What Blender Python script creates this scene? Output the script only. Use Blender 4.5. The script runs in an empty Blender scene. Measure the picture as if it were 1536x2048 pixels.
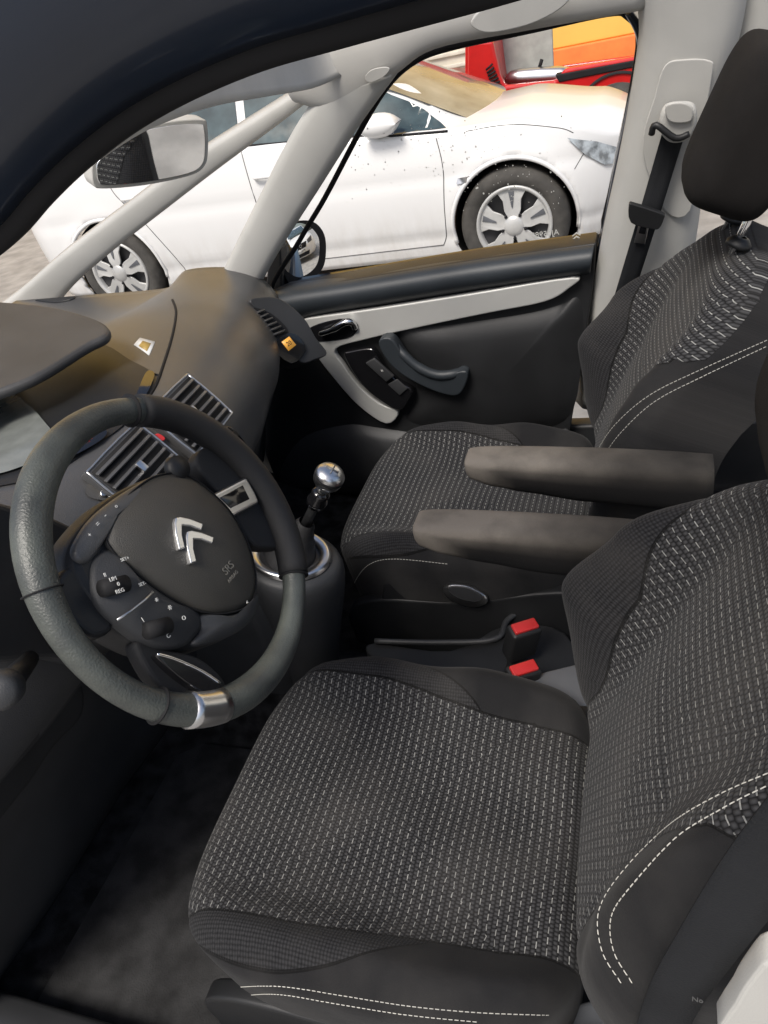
import bpy, bmesh, math, random
from mathutils import Vector, Matrix
from mathutils.bvhtree import BVHTree
random.seed(4)
S=bpy.context.scene
COL=S.collection
# ------------------------------------------------------------------ camera
FP=1479.0; TH=math.radians(35); PS=math.radians(-24.5); RO=math.radians(14)
C=Vector((0,0,1.63))
FW=Vector((math.sin(PS)*math.cos(TH),math.cos(PS)*math.cos(TH),-math.sin(TH)))
R0=Vector((math.cos(PS),-math.sin(PS),0)); U0=Vector((math.sin(PS)*math.sin(TH),math.cos(PS)*math.sin(TH),math.cos(TH)))
CR=R0*math.cos(RO)-U0*math.sin(RO); CU=R0*math.sin(RO)+U0*math.cos(RO)
cd=bpy.data.cameras.new("camera"); cam=bpy.data.objects.new("camera",cd); COL.objects.link(cam)
cd.sensor_fit='VERTICAL'; cd.sensor_height=24; cd.lens=24*FP/2048; cd.clip_start=0.02; cd.clip_end=600
cam.matrix_world=Matrix(((CR.x,CU.x,-FW.x,C.x),(CR.y,CU.y,-FW.y,C.y),(CR.z,CU.z,-FW.z,C.z),(0,0,0,1)))
S.camera=cam
def ray(u,v): return FW+CR*((u-768)/FP)+CU*((1024-v)/FP)
def py(u,v,Y): r=ray(u,v); return C+r*(Y/r.y)
def pz(u,v,Z): r=ray(u,v); return C+r*((Z-C.z)/r.z)
def pX(u,v,X): r=ray(u,v); return C+r*(X/r.x)
def pt(u,v,t): return C+ray(u,v)*t
def pp(u,v,P,n):
    r=ray(u,v); return C+r*((P-C).dot(n)/r.dot(n))
# ------------------------------------------------------------------ materials
def nt(name):
    m=bpy.data.materials.new(name); m.use_nodes=True; t=m.node_tree
    return m,t,t.nodes['Principled BSDF']
def mat(name,col,rough=.5,metal=0,var=.15,vs=8,bump=.0,bs=200,col2=None,coat=0,sheen=0,spec=.5,emit=0):
    m,t,b=nt(name); N=t.nodes; L=t.links
    tc=N.new('ShaderNodeTexCoord')
    no=N.new('ShaderNodeTexNoise'); no.inputs['Scale'].default_value=vs; no.inputs['Detail'].default_value=5
    L.new(tc.outputs['Object'],no.inputs['Vector'])
    cr=N.new('ShaderNodeValToRGB')
    c2=col2 if col2 else tuple(c*(1-var) for c in col); c1=col if col2 else tuple(min(1,c*(1+var)) for c in col)
    cr.color_ramp.elements[0].position=.35; cr.color_ramp.elements[1].position=.65
    cr.color_ramp.elements[0].color=(*c2,1); cr.color_ramp.elements[1].color=(*c1,1)
    L.new(no.outputs['Fac'],cr.inputs[0]); L.new(cr.outputs[0],b.inputs['Base Color'])
    b.inputs['Roughness'].default_value=rough; b.inputs['Metallic'].default_value=metal
    b.inputs['Coat Weight'].default_value=coat; b.inputs['Sheen Weight'].default_value=sheen
    b.inputs['Specular IOR Level'].default_value=spec
    if emit:
        L.new(cr.outputs[0],b.inputs['Emission Color']); b.inputs['Emission Strength'].default_value=emit
    if bump:
        n2=N.new('ShaderNodeTexNoise'); n2.inputs['Scale'].default_value=bs; n2.inputs['Detail'].default_value=3
        L.new(tc.outputs['Object'],n2.inputs['Vector'])
        bp=N.new('ShaderNodeBump'); bp.inputs['Strength'].default_value=bump; bp.inputs['Distance'].default_value=.001
        L.new(n2.outputs['Fac'],bp.inputs['Height']); L.new(bp.outputs[0],b.inputs['Normal'])
    return m
def M(t,op,a,b=None,c=None):
    n=t.nodes.new('ShaderNodeMath'); n.operation=op
    for i,x in enumerate((a,b,c)):
        if x is None: continue
        if isinstance(x,(int,float)): n.inputs[i].default_value=x
        else: t.links.new(x,n.inputs[i])
    return n.outputs[0]
def mixc(t,f,a,b):
    n=t.nodes.new('ShaderNodeMix'); n.data_type='RGBA'
    if isinstance(f,(int,float)): n.inputs[0].default_value=f
    else: t.links.new(f,n.inputs[0])
    for i,x in ((6,a),(7,b)):
        if isinstance(x,tuple): n.inputs[i].default_value=(*x,1)
        else: t.links.new(x,n.inputs[i])
    return n.outputs[2]
def seat_fabric():
    m,t,b=nt("seat_fabric"); N=t.nodes; L=t.links
    def attr(nm):
        a=N.new('ShaderNodeAttribute'); a.attribute_name=nm; return a
    fab=attr('fab'); sp=N.new('ShaderNodeSeparateXYZ'); L.new(fab.outputs['Vector'],sp.inputs[0])
    u,v=sp.outputs[0],sp.outputs[1]
    dp=attr('dpat').outputs['Fac']; dh=attr('dhon').outputs['Fac']
    PU=.0128; PV=.0125
    cu=M(t,'DIVIDE',u,PU); col=M(t,'FLOOR',cu); fu=M(t,'FRACT',cu)
    line=M(t,'LESS_THAN',M(t,'ABSOLUTE',M(t,'SUBTRACT',fu,.5)),.052)
    cv=M(t,'ADD',M(t,'DIVIDE',v,PV),M(t,'MULTIPLY',col,.37)); fv=M(t,'FRACT',cv)
    dash=M(t,'MULTIPLY',line,M(t,'LESS_THAN',fv,.64))
    a1=M(t,'FRACT',M(t,'DIVIDE',u,PU/2)); a2=M(t,'FRACT',M(t,'ADD',M(t,'DIVIDE',v,.0052),M(t,'MULTIPLY',M(t,'FLOOR',M(t,'DIVIDE',u,PU/2)),.5)))
    w1=M(t,'MULTIPLY',M(t,'SINE',M(t,'MULTIPLY',a1,math.pi)),M(t,'SINE',M(t,'MULTIPLY',a2,math.pi)))
    no=N.new('ShaderNodeTexNoise'); no.inputs['Scale'].default_value=7; no.inputs['Detail'].default_value=6; L.new(fab.outputs['Vector'],no.inputs['Vector'])
    n3=N.new('ShaderNodeTexNoise'); n3.inputs['Scale'].default_value=120; n3.inputs['Detail'].default_value=2; L.new(fab.outputs['Vector'],n3.inputs['Vector'])
    fine=N.new('ShaderNodeTexNoise'); fine.inputs['Scale'].default_value=900; fine.inputs['Detail'].default_value=2; L.new(fab.outputs['Vector'],fine.inputs['Vector'])
    patc=mixc(t,M(t,'POWER',w1,.8),(.0055,.0055,.006),(.050,.050,.052))
    patc=mixc(t,M(t,'MULTIPLY',dash,M(t,'MULTIPLY',n3.outputs['Fac'],1.5)),patc,(.29,.29,.275))
    vo=N.new('ShaderNodeTexVoronoi'); vo.inputs['Scale'].default_value=230; vo.inputs['Randomness'].default_value=.15; L.new(fab.outputs['Vector'],vo.inputs['Vector'])
    honc=mixc(t,M(t,'MULTIPLY',vo.outputs['Distance'],1.4),(.036,.036,.038),(.005,.005,.0055))
    plc=mixc(t,fine.outputs['Fac'],(.008,.008,.0085),(.018,.018,.019))
    ip=M(t,'GREATER_THAN',dp,0); ih=M(t,'GREATER_THAN',dh,0)
    c=mixc(t,ih,plc,honc); c=mixc(t,ip,c,patc)
    def groove(d): return M(t,'LESS_THAN',M(t,'ABSOLUTE',d),.0018)
    g=M(t,'MAXIMUM',groove(dp),M(t,'MULTIPLY',groove(dh),M(t,'SUBTRACT',1,ip)))
    c=mixc(t,M(t,'MULTIPLY',g,.85),c,(.003,.003,.003))
    cr=N.new('ShaderNodeValToRGB'); cr.color_ramp.elements[0].position=.45; cr.color_ramp.elements[1].position=.75
    L.new(no.outputs['Fac'],cr.inputs[0])
    c=mixc(t,M(t,'MULTIPLY',cr.outputs[0],.25),c,(.085,.080,.074))
    L.new(c,b.inputs['Base Color']); b.inputs['Roughness'].default_value=.9; b.inputs['Sheen Weight'].default_value=.05
    b.inputs['Sheen Roughness'].default_value=.5; b.inputs['Specular IOR Level'].default_value=.12
    hh=M(t,'ADD',M(t,'MULTIPLY',w1,ip),M(t,'MULTIPLY',M(t,'MULTIPLY',M(t,'SUBTRACT',1,ip),ih),M(t,'SUBTRACT',1,vo.outputs['Distance'])))
    hh=M(t,'SUBTRACT',hh,M(t,'MULTIPLY',g,2.))
    hh=M(t,'ADD',hh,M(t,'MULTIPLY',fine.outputs['Fac'],.3))
    hh=M(t,'ADD',hh,M(t,'MULTIPLY',no.outputs['Fac'],6))
    bp=N.new('ShaderNodeBump'); bp.inputs['Strength'].default_value=.7; bp.inputs['Distance'].default_value=.0015
    L.new(hh,bp.inputs['Height']); L.new(bp.outputs[0],b.inputs['Normal'])
    return m
def armrest_fabric():
    m,t,b=nt("armrest_fabric"); N=t.nodes; L=t.links
    a=N.new('ShaderNodeAttribute'); a.attribute_name='wear'
    tc=N.new('ShaderNodeTexCoord'); no=N.new('ShaderNodeTexNoise'); no.inputs['Scale'].default_value=14; no.inputs['Detail'].default_value=6; L.new(tc.outputs['Object'],no.inputs['Vector'])
    fi=N.new('ShaderNodeTexNoise'); fi.inputs['Scale'].default_value=900; L.new(tc.outputs['Object'],fi.inputs['Vector'])
    f=M(t,'MINIMUM',M(t,'MULTIPLY',a.outputs['Fac'],M(t,'ADD',M(t,'MULTIPLY',no.outputs['Fac'],1.8),.1)),1)
    c=mixc(t,f,(.011,.011,.0115),(.22,.197,.168))
    c=mixc(t,M(t,'MULTIPLY',fi.outputs['Fac'],.3),c,(.008,.008,.008))
    L.new(c,b.inputs['Base Color']); b.inputs['Roughness'].default_value=.95; b.inputs['Specular IOR Level'].default_value=.12
    bp=N.new('ShaderNodeBump'); bp.inputs['Strength'].default_value=.6; bp.inputs['Distance'].default_value=.001; L.new(M(t,'ADD',fi.outputs['Fac'],M(t,'MULTIPLY',no.outputs['Fac'],4)),bp.inputs['Height']); L.new(bp.outputs[0],b.inputs['Normal'])
    return m
def car_white():
    m,t,b=nt("white_car_paint"); N=t.nodes; L=t.links
    tc=N.new('ShaderNodeTexCoord'); sp=N.new('ShaderNodeSeparateXYZ'); L.new(tc.outputs['Object'],sp.inputs[0])
    no=N.new('ShaderNodeTexNoise'); no.inputs['Scale'].default_value=9; no.inputs['Detail'].default_value=8; no.inputs['Roughness'].default_value=.65
    mp=N.new('ShaderNodeMapping'); mp.inputs['Scale'].default_value=(1.6,1,.5); L.new(tc.outputs['Object'],mp.inputs[0]); L.new(mp.outputs[0],no.inputs['Vector'])
    f=M(t,'MULTIPLY',M(t,'MINIMUM',M(t,'MAXIMUM',M(t,'MULTIPLY',M(t,'SUBTRACT',.55,sp.outputs[2]),1.8),0.03),.8),M(t,'MAXIMUM',M(t,'MULTIPLY',M(t,'SUBTRACT',no.outputs['Fac'],.34),1.8),0))
    c=mixc(t,f,(.70,.70,.69),(.40,.36,.30))
    L.new(c,b.inputs['Base Color']); b.inputs['Roughness'].default_value=.28; b.inputs['Coat Weight'].default_value=.3
    return m
FAB=seat_fabric(); ARMF=armrest_fabric(); WCAR=car_white()
BLK=mat("black_plastic",(.0135,.014,.015),.48,bump=.3,bs=900,var=.2,spec=.4)
DSH=mat("dashboard_plastic",(.058,.058,.059),.36,bump=.5,bs=700,var=.08,vs=5,spec=.65)
DSH2=mat("lower_dashboard_plastic",(.031,.032,.034),.5,bump=.4,bs=700,var=.15,spec=.45)
DPAD=mat("door_belt_plastic",(.024,.029,.034),.45,bump=.4,bs=700,var=.12,spec=.42)
GRY=mat("pillar_grey_plastic",(.43,.425,.40),.75,bump=.25,bs=600,var=.05,spec=.3)
LIN=mat("headliner_fabric",(.50,.49,.46),.9,bump=.3,bs=900,var=.06,spec=.2)
SIL=mat("silver_trim",(.45,.45,.43),.36,metal=.25,var=.04)
CHR=mat("chrome",(.85,.85,.85),.09,metal=1,var=.05)
EMB=mat("emblem_chrome",(.78,.78,.77),.24,metal=.85,var=.03)
SAT=mat("satin_chrome",(.64,.64,.64),.28,metal=1,var=.05)
LEA=mat("worn_leather",(.042,.046,.044),.40,bump=.7,bs=420,col2=(.085,.093,.082),vs=18)
LEA2=mat("perforated_leather",(.016,.016,.017),.5,bump=.8,bs=1500,spec=.4)
PADM=mat("airbag_plastic",(.052,.049,.043),.40,bump=.7,bs=1100,var=.08)
GLB=mat("gloss_black",(.007,.007,.008),.12,var=.1,coat=.5)
CARP=mat("floor_carpet",(.018,.018,.0185),.97,bump=1,bs=500,var=.5,vs=30,spec=.05)
NAVY=mat("navy_paint",(.009,.016,.031),.30,var=.1,coat=.3)
RUB=mat("black_rubber",(.010,.010,.011),.75,var=.2,spec=.3)
BELT=mat("belt_webbing",(.014,.015,.017),.8,bump=.8,bs=500,var=.15,spec=.2)
RED=mat("buckle_red",(.52,.03,.03),.35,var=.1)
WHT=mat("white_print",(.70,.70,.67),.6,var=.03)
DIM=mat("dim_print",(.07,.07,.07),.6,var=.03)
THR=mat("white_thread",(.42,.41,.37),.8,var=.1)
HRM=mat("headrest_fabric",(.0115,.0105,.010),.95,bump=.6,bs=900,var=.25,spec=.15)
MIRM=mat("mirror_glass",(.9,.92,.92),.02,metal=1,var=.01)
DGLS=mat("tinted_glass",(.05,.075,.08),.08,var=.3,coat=.4)
TYR=mat("tyre_rubber",(.050,.047,.042),.85,bump=1,bs=60,var=.3,vs=14)
RIMM=mat("wheel_cover_silver",(.48,.48,.465),.38,metal=.25,var=.12)
REDC=mat("red_paint",(.50,.012,.012),.3,var=.1,coat=.4)
YEL=mat("yellow_wall_paint",(.88,.56,.12),.7,var=.05,vs=2)
CRM=mat("cream_wall_paint",(.70,.66,.56),.7,var=.05,vs=2)
ORG=mat("orange_wall_paint",(.75,.20,.04),.7,var=.08)
SHUT=mat("cream_shutter",(.66,.62,.52),.6,var=.08)
ASP=mat("pale_paving",(.26,.25,.235),.9,bump=1,bs=60,var=.2,vs=5)
LCD=mat("amber_display",(.75,.36,.06),.4,var=.05,emit=.4)
SCR=mat("grey_display",(.16,.17,.16),.2,var=.12,vs=30)
GP=mat("grey_plastic",(.09,.095,.105),.4)
WELL=mat("dark_wheel_well",(.03,.03,.032),.6)
DIRT=mat("dried_water_spot",(.62,.62,.58),.8,var=.1)
# ------------------------------------------------------------------ helpers
WL={}
def thing(name,label,cat,loc,group=None,par=None):
    e=bpy.data.objects.new(name,None); COL.objects.link(e); e.location=loc; e.empty_display_size=.05
    WL[e]=Vector(loc)
    if label: e["label"]=label
    if par is None:
        e["category"]=cat
    else:
        e.parent=par; e.matrix_parent_inverse=Matrix.Translation(-WL[par])
    if group: e["group"]=group
    return e
def add(o,par,label=None):
    COL.objects.link(o)
    if par is not None:
        o.parent=par; o.matrix_parent_inverse=Matrix.Translation(-WL[par])
    if label: o["label"]=label
    return o
def mk(name,vs,fs,m,par,smooth=True,label=None,bevel=0,sub=0,solid=0,angle=30):
    me=bpy.data.meshes.new(name); me.from_pydata([tuple(v) for v in vs],[],fs); me.validate(); me.update()
    bm=bmesh.new(); bm.from_mesh(me); bmesh.ops.recalc_face_normals(bm,faces=bm.faces); bm.to_mesh(me); bm.free()
    me.materials.append(m)
    if smooth: me.polygons.foreach_set('use_smooth',[True]*len(me.polygons))
    o=bpy.data.objects.new(name,me); add(o,par,label)
    if solid:
        x=o.modifiers.new('s','SOLIDIFY'); x.thickness=solid; x.offset=-1
    if bevel:
        x=o.modifiers.new('b','BEVEL'); x.width=bevel; x.segments=3; x.limit_method='ANGLE'; x.angle_limit=math.radians(angle)
    if sub:
        x=o.modifiers.new('u','SUBSURF'); x.levels=sub; x.render_levels=sub
    return o
def cr(P,n=8,closed=False):
    P=[Vector(p) for p in P]; out=[]; k=len(P)
    rng=range(k) if closed else range(k-1)
    for i in rng:
        if closed: a,b,c,d=P[(i-1)%k],P[i],P[(i+1)%k],P[(i+2)%k]
        else: a,b,c,d=P[max(i-1,0)],P[i],P[i+1],P[min(i+2,k-1)]
        for j in range(n):
            t=j/n
            out.append(.5*((2*b)+(c-a)*t+(2*a-5*b+4*c-d)*t*t+(3*b-a-3*c+d)*t**3))
    if not closed: out.append(P[-1].copy())
    return out
def prism(name,pts,ext,m,par,bevel=.003,label=None,smooth=True):
    n=len(pts); ext=Vector(ext)
    vs=[Vector(p) for p in pts]+[Vector(p)+ext for p in pts]
    fs=[list(range(n))[::-1],list(range(n,2*n))]+[[i,(i+1)%n,n+(i+1)%n,n+i] for i in range(n)]
    o=mk(name,vs,fs,m,par,smooth,label,bevel=bevel)
    for p in o.data.polygons:
        if len(p.vertices)>4: p.use_smooth=False
    return o
def loft(name,rows,m,par,closed=False,label=None,solid=0,sub=0,bevel=0,caps=False):
    nr=len(rows); nc=len(rows[0]); vs=[p for r in rows for p in r]; fs=[]
    for i in range(nr-1):
        for j in range(nc if closed else nc-1):
            k=(j+1)%nc; fs.append([i*nc+j,i*nc+k,(i+1)*nc+k,(i+1)*nc+j])
    if caps:
        fs.append(list(range(nc))[::-1]); fs.append(list(range((nr-1)*nc,nr*nc)))
    return mk(name,vs,fs,m,par,True,label,solid=solid,sub=sub,bevel=bevel)
def tube(name,pts,rad,m,par,seg=12,closed=False,label=None,flat=None,up=Vector((0,0,1))):
    n=len(pts); rows=[]; pts=[Vector(p) for p in pts]
    for i,p in enumerate(pts):
        a=pts[(i-1)%n] if (closed or i>0) else p; b=pts[(i+1)%n] if (closed or i<n-1) else p
        T=(b-a).normalized(); s=T.cross(up)
        if s.length<1e-4: s=T.cross(Vector((1,0,0)))
        s.normalize(); q=s.cross(T).normalized()
        r=rad[i] if isinstance(rad,(list,tuple)) else rad
        fx=flat if flat else 1
        rows.append([p+s*(math.cos(2*math.pi*k/seg)*r)+q*(math.sin(2*math.pi*k/seg)*r*fx) for k in range(seg)])
    if closed: rows.append(rows[0])
    return loft(name,rows,m,par,closed=True,label=label,caps=not closed)
def lathe(name,prof,cen,axis,m,par,seg=48,label=None):
    axis=Vector(axis).normalized(); a=axis.cross(Vector((0,0,1)))
    if a.length<1e-3: a=Vector((1,0,0))
    a.normalize(); b=axis.cross(a); rows=[]
    for k in range(seg+1):
        t=2*math.pi*k/seg; rows.append([cen+axis*h+(a*math.cos(t)+b*math.sin(t))*r for r,h in prof])
    o=loft(name,rows,m,par,label=label)
    bm=bmesh.new(); bm.from_mesh(o.data); bmesh.ops.remove_doubles(bm,verts=bm.verts,dist=1e-5); bmesh.ops.recalc_face_normals(bm,faces=bm.faces); bm.to_mesh(o.data); bm.free()
    return o
def box(name,cen,ax,ay,az,m,par,bevel=.003,label=None):
    cen=Vector(cen); vs=[cen+ax*i+ay*j+az*k for i in (-1,1) for j in (-1,1) for k in (-1,1)]
    fs=[[0,1,3,2],[4,6,7,5],[0,4,5,1],[2,3,7,6],[0,2,6,4],[1,5,7,3]]
    return mk(name,vs,fs,m,par,True,label,bevel=bevel)
def text(name,body,size,loc,rx,ry,m,par,flip=False,ext=.0003):
    cu=bpy.data.curves.new(name,'FONT'); cu.body=body; cu.size=size; cu.extrude=ext; cu.align_x='CENTER'; cu.align_y='CENTER'
    o=bpy.data.objects.new(name,cu); COL.objects.link(o)
    dg=bpy.context.evaluated_depsgraph_get(); me=bpy.data.meshes.new_from_object(o.evaluated_get(dg))
    bpy.data.objects.remove(o)
    rx=Vector(rx).normalized(); ry=Vector(ry); ry=(ry-rx*ry.dot(rx)).normalized(); n=rx.cross(ry)
    loc=Vector(loc)
    for v in me.vertices: v.co=loc+rx*v.co.x+ry*v.co.y+n*v.co.z
    me.materials.clear(); me.materials.append(m)
    o=bpy.data.objects.new(name,me); return add(o,par)
def bvh_of(*obs):
    dg=bpy.context.evaluated_depsgraph_get(); dg.update(); V=[];Fc=[]
    for o in obs:
        e=o.evaluated_get(dg); me=e.to_mesh(); off=len(V)
        V+=[v.co.copy() for v in me.vertices]; Fc+=[[off+i for i in p.vertices] for p in me.polygons]
    return BVHTree.FromPolygons(V,Fc)
def hit(bv,u,v):
    r=ray(u,v).normalized(); loc,n,i,d=bv.ray_cast(C,r)
    if loc is None: return None,None
    if n.dot(r)>0: n=-n
    return loc,n
def stitch(name,bv,pix,par,m=THR,step=.0068,ln=.0048,w=.0006,lift=.0006,n=30,label=None):
    P=[]
    for q in cr([Vector((a,b,0)) for a,b in pix],n):
        l,nn=hit(bv,q.x,q.y)
        if l is not None: P.append((l+nn*lift,nn))
    vs=[];fs=[];acc=0; nxt=0
    for i in range(len(P)-1):
        a,na=P[i]; b,nb=P[i+1]; d=(b-a).length
        if d<1e-6 or d>.03: acc+=d; nxt=acc; continue
        while nxt<acc+d:
            tt=(nxt-acc)/d; p=a.lerp(b,tt); T=(b-a).normalized(); s=T.cross(na).normalized()*w; e=T*(ln/2)
            k=len(vs); vs+=[p-e-s,p+e-s,p+e+s,p-e+s,p-e*.7+na*.0007,p+e*.7+na*.0007]
            fs+=[[k,k+1,k+5,k+4],[k+3,k+4,k+5,k+2],[k,k+4,k+3],[k+1,k+2,k+5]]
            nxt+=step
        acc+=d
    return mk(name,vs,fs,m,par,False,label)
def sm(x,a,b):
    t=max(0,min(1,(x-a)/(b-a))); return t*t*(3-2*t)
def interp(x,T):
    if x<=T[0][0]: return T[0][1]
    for (a,p),(b,q) in zip(T,T[1:]):
        if x<=b:
            t=(x-a)/(b-a); t=t*t*(3-2*t)*.5+t*.5; return p+(q-p)*t
    return T[-1][1]
car=thing("car","dark navy family car seen through open door, grey patterned seats","car",(-.6,1.0,0))
# ------------------------------------------------------------------ seats
def fabric_mesh(name,N,fn,par,mtl=FAB,smooth_it=3,label=None):
    vs=[];uv=[];dp=[];dh=[]
    for i in range(N+1):
        for j in range(N+1):
            p=-1+2*i/N; q=-1+2*j/N
            co,f,a,b=fn(p,q); vs.append(Vector(co)); uv.append(f); dp.append(a); dh.append(b)
    W=N+1
    for _ in range(smooth_it):
        nv=list(vs)
        for i in range(1,N):
            for j in range(1,N):
                k=i*W+j; nv[k]=(vs[k-1]+vs[k+1]+vs[k-W]+vs[k+W])*.2+vs[k]*.2
        vs=nv
    fs=[[i*W+j,(i+1)*W+j,(i+1)*W+j+1,i*W+j+1] for i in range(N) for j in range(N)]
    me=bpy.data.meshes.new(name); me.from_pydata([tuple(v) for v in vs],[],fs); me.materials.append(mtl)
    me.polygons.foreach_set('use_smooth',[True]*len(fs))
    a=me.attributes.new('fab','FLOAT_VECTOR','POINT'); a.data.foreach_set('vector',[c for f in uv for c in (f[0],f[1],0)])
    a=me.attributes.new('dpat','FLOAT','POINT'); a.data.foreach_set('value',dp)
    a=me.attributes.new('dhon','FLOAT','POINT'); a.data.foreach_set('value',dh)
    o=bpy.data.objects.new(name,me); return add(o,par,label)
def squircle(p,q,n,edge=.8):
    m=max(abs(p),abs(q)); mm=min(m,edge)/edge
    if m<1e-6: return 0,0,0,0
    a,b=p/m*mm,q/m*mm
    f=mm/((abs(a)**n+abs(b)**n)**(1/n))
    return a*f,b*f,mm,max(0,(m-edge)/(1-edge))
def build_seat(X0,Yc,label,arm_side,arm_dx):
    Z0=.68; L=.565; W=.268
    e=thing("front_seat",label,"car seat",(X0+.3,Yc,.35),"front seats",car)
    def cush(p,q):
        a,b,mm,sk=squircle(p,q,4.5)
        x=L/2+a*L/2; wl=W*(1-.05*(1-sm(x,0,.2))); y=b*wl
        yb=interp(x,[(0,.208),(.2,.203),(.42,.172),(.56,.16)])
        z=Z0-.018*sm(x,.0,.5)+.034*sm(abs(y),.15,.225)*sm(x,-.05,.15)-.014*math.cos(min(1,abs(y)/.2)*math.pi/2)*sm(x,.1,.3)
        z-=.045*max(0,(mm-.82)/.18)**2.2
        z-=sk*.21
        z+=.004*math.sin(x*38+y*26)*sm(abs(y),.17,.25)+.004*math.sin(x*17-y*21+1)*sm(x,.2,.5)+.004*math.sin(y*34+x*9)*sm(x,.05,.3)
        z-=.006*math.exp(-((abs(y)-yb)/.008)**2)*(1-sk)
        z-=.004*math.exp(-((x-.30-.05*math.cos(y*8))/.012)**2)*(abs(y)<yb)
        fx=x-sk*.2*(1 if a<-.9 else 0); dpat=yb-abs(y)-max(0,sk-.12)*.3
        ln=.055*math.sin(math.pi*max(0,min(1,(x-.0)/.38)))**.7 if 0<x<.38 else 0
        dhon=yb+ln-abs(y)-sk*.1-.001
        inw=1-.06*sk
        return (X0+L/2+(x-L/2)*inw,Yc+y*inw,z),(fx,y+sk*.2*(1 if b>0 else -1)*(abs(b)>.9)),dpat,dhon
    cu=fabric_mesh("seat_cushion",130,cush,e,smooth_it=2)
    A=math.radians(24.5); d=Vector((math.sin(A),0,math.cos(A))); nf=Vector((-math.cos(A),0,math.sin(A)))
    B=Vector((X0+.532,Yc,.655)); H=.60
    def back(p,q):
        a,b,mm,sk=squircle(p,q,4.2)
        s=H/2+a*H/2; Ws=interp(s,[(0,.25),(.12,.278),(.3,.28),(.45,.242),(.54,.20),(.60,.17)])
        w=b*Ws
        wb=interp(s,[(0,.175),(.15,.145),(.3,.160),(.42,.20),(.5,.30)])
        amp=.118 if w>0 else .062
        off=amp*sm(abs(w),.11,.225)*interp(s,[(0,.0),(.08,.42),(.22,1),(.34,.80),(.46,.25),(.57,0)] if w>0 else [(0,.0),(.12,.25),(.25,.9),(.38,.9),(.5,.2),(.55,0)])
        off+=.02*math.sin(math.pi*min(1,s/.5))*math.cos(min(1,abs(w)/.2)*1.57)
        off-=.05*max(0,(mm-.78)/.22)**2.2
        off-=sk*.13
        off+=.004*math.sin(s*40+w*20)*sm(abs(w),.16,.25)
        off-=.006*math.exp(-((abs(w)-wb)/.008)**2)*(1-sk)
        off-=.004*math.exp(-((s-.27-.05*math.cos(w*6))/.012)**2)*(abs(w)<wb)
        inw=1-.05*sk
        pos=B+d*(H/2+(s-H/2)*inw)+Vector((0,w*inw,0))+nf*off
        dpat=min(wb-abs(w),.215-abs(w)*1.0+(.05 if s>.45 else .0))-sk*.6-max(0,mm-.93)*.5
        dhon=(min(wb+.14*math.sin(math.pi*max(0,min(1,(s-.03)/.44)))-abs(w), .264-abs(w))-sk*.3-.002) if w>0 else -.05
        return tuple(pos),(s+.003,w),dpat,dhon
    bk=fabric_mesh("backrest",130,back,e,smooth_it=2)
    for sgn in (-1,1):
        yy=Yc+sgn*.232
        pr=[(X0+.04,.52),(X0+.03,.45),(X0+.08,.40),(X0+.50,.40),(X0+.60,.46),(X0+.62,.58),(X0+.50,.60),(X0+.3,.56),(X0+.12,.555)]
        prism("base_trim",cr([Vector((a,yy,b)) for a,b in pr],4,True),(0,sgn*.03,0),BLK,e,bevel=.006)
    box("seat_rail",(X0+.3,Yc-.19,.375),Vector((.27,0,0)),Vector((0,.022,0)),Vector((0,0,.02)),BLK,e)
    box("seat_rail",(X0+.3,Yc+.19,.375),Vector((.27,0,0)),Vector((0,.022,0)),Vector((0,0,.02)),BLK,e)
    sh=[]
    for s in [0,.1,.25,.4,.50,.58]:
        Ws=interp(s,[(0,.22),(.12,.25),(.3,.25),(.45,.21),(.54,.16),(.60,.13)])
        sh.append([B+d*s+Vector((0,Ws*math.cos(t),0))-nf*(.09+.05*math.sin(t)) for t in [math.pi*k/14 for k in range(15)]])
    loft("back_shell",sh,BLK,e,solid=.004)
    top=B+d*H
    for sg in (-1,1):
        tube("headrest_post",[top+Vector((0,sg*.065,0))-nf*.022-d*.05,top+Vector((0,sg*.065,0))-nf*.01+d*.10],.0065,CHR,e)
        lathe("post_collar",[(0,0),(.02,0),(.02,.006),(.012,.014),(.007,.015)],top+Vector((0,sg*.065,0))-nf*.021-d*.010,d,BLK,e,seg=20)
    hc=top+d*.140+nf*.028
    vs=[];fs=[];NU,NV=28,36
    def se(x,n): return math.copysign(abs(x)**n,x)
    for i in range(NU+1):
        ph=-math.pi/2+math.pi*i/NU
        for j in range(NV):
            t=2*math.pi*j/NV
            cx=se(math.cos(ph),.38)*se(math.cos(t),.42); cy=se(math.cos(ph),.38)*se(math.sin(t),.42); cz=se(math.sin(ph),.45)
            wd=.148-.010*(-cz*.5+.5)
            vs.append(hc+Vector((0,cx*wd,0))+nf*(cy*.064+.012*(1-cx*cx))+d*(cz*.112))
    for i in range(NU):
        for j in range(NV):
            k=(j+1)%NV; fs.append([i*NV+j,i*NV+k,(i+1)*NV+k,(i+1)*NV+j])
    mk("headrest",vs,fs,HRM,e)
    ya=Yc+arm_side*.305; xr=B.x+.10+arm_dx; zr=.936
    rows=[];wear=[]
    K=cr([Vector(v) for v in [(-.345,.006,.010),(-.343,.022,.018),(-.335,.029,.022),(-.30,.033,.023),(-.24,.034,.022),(-.15,.035,.018),(-.05,.036,.011),(.045,.034,.002)]],4)
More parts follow.
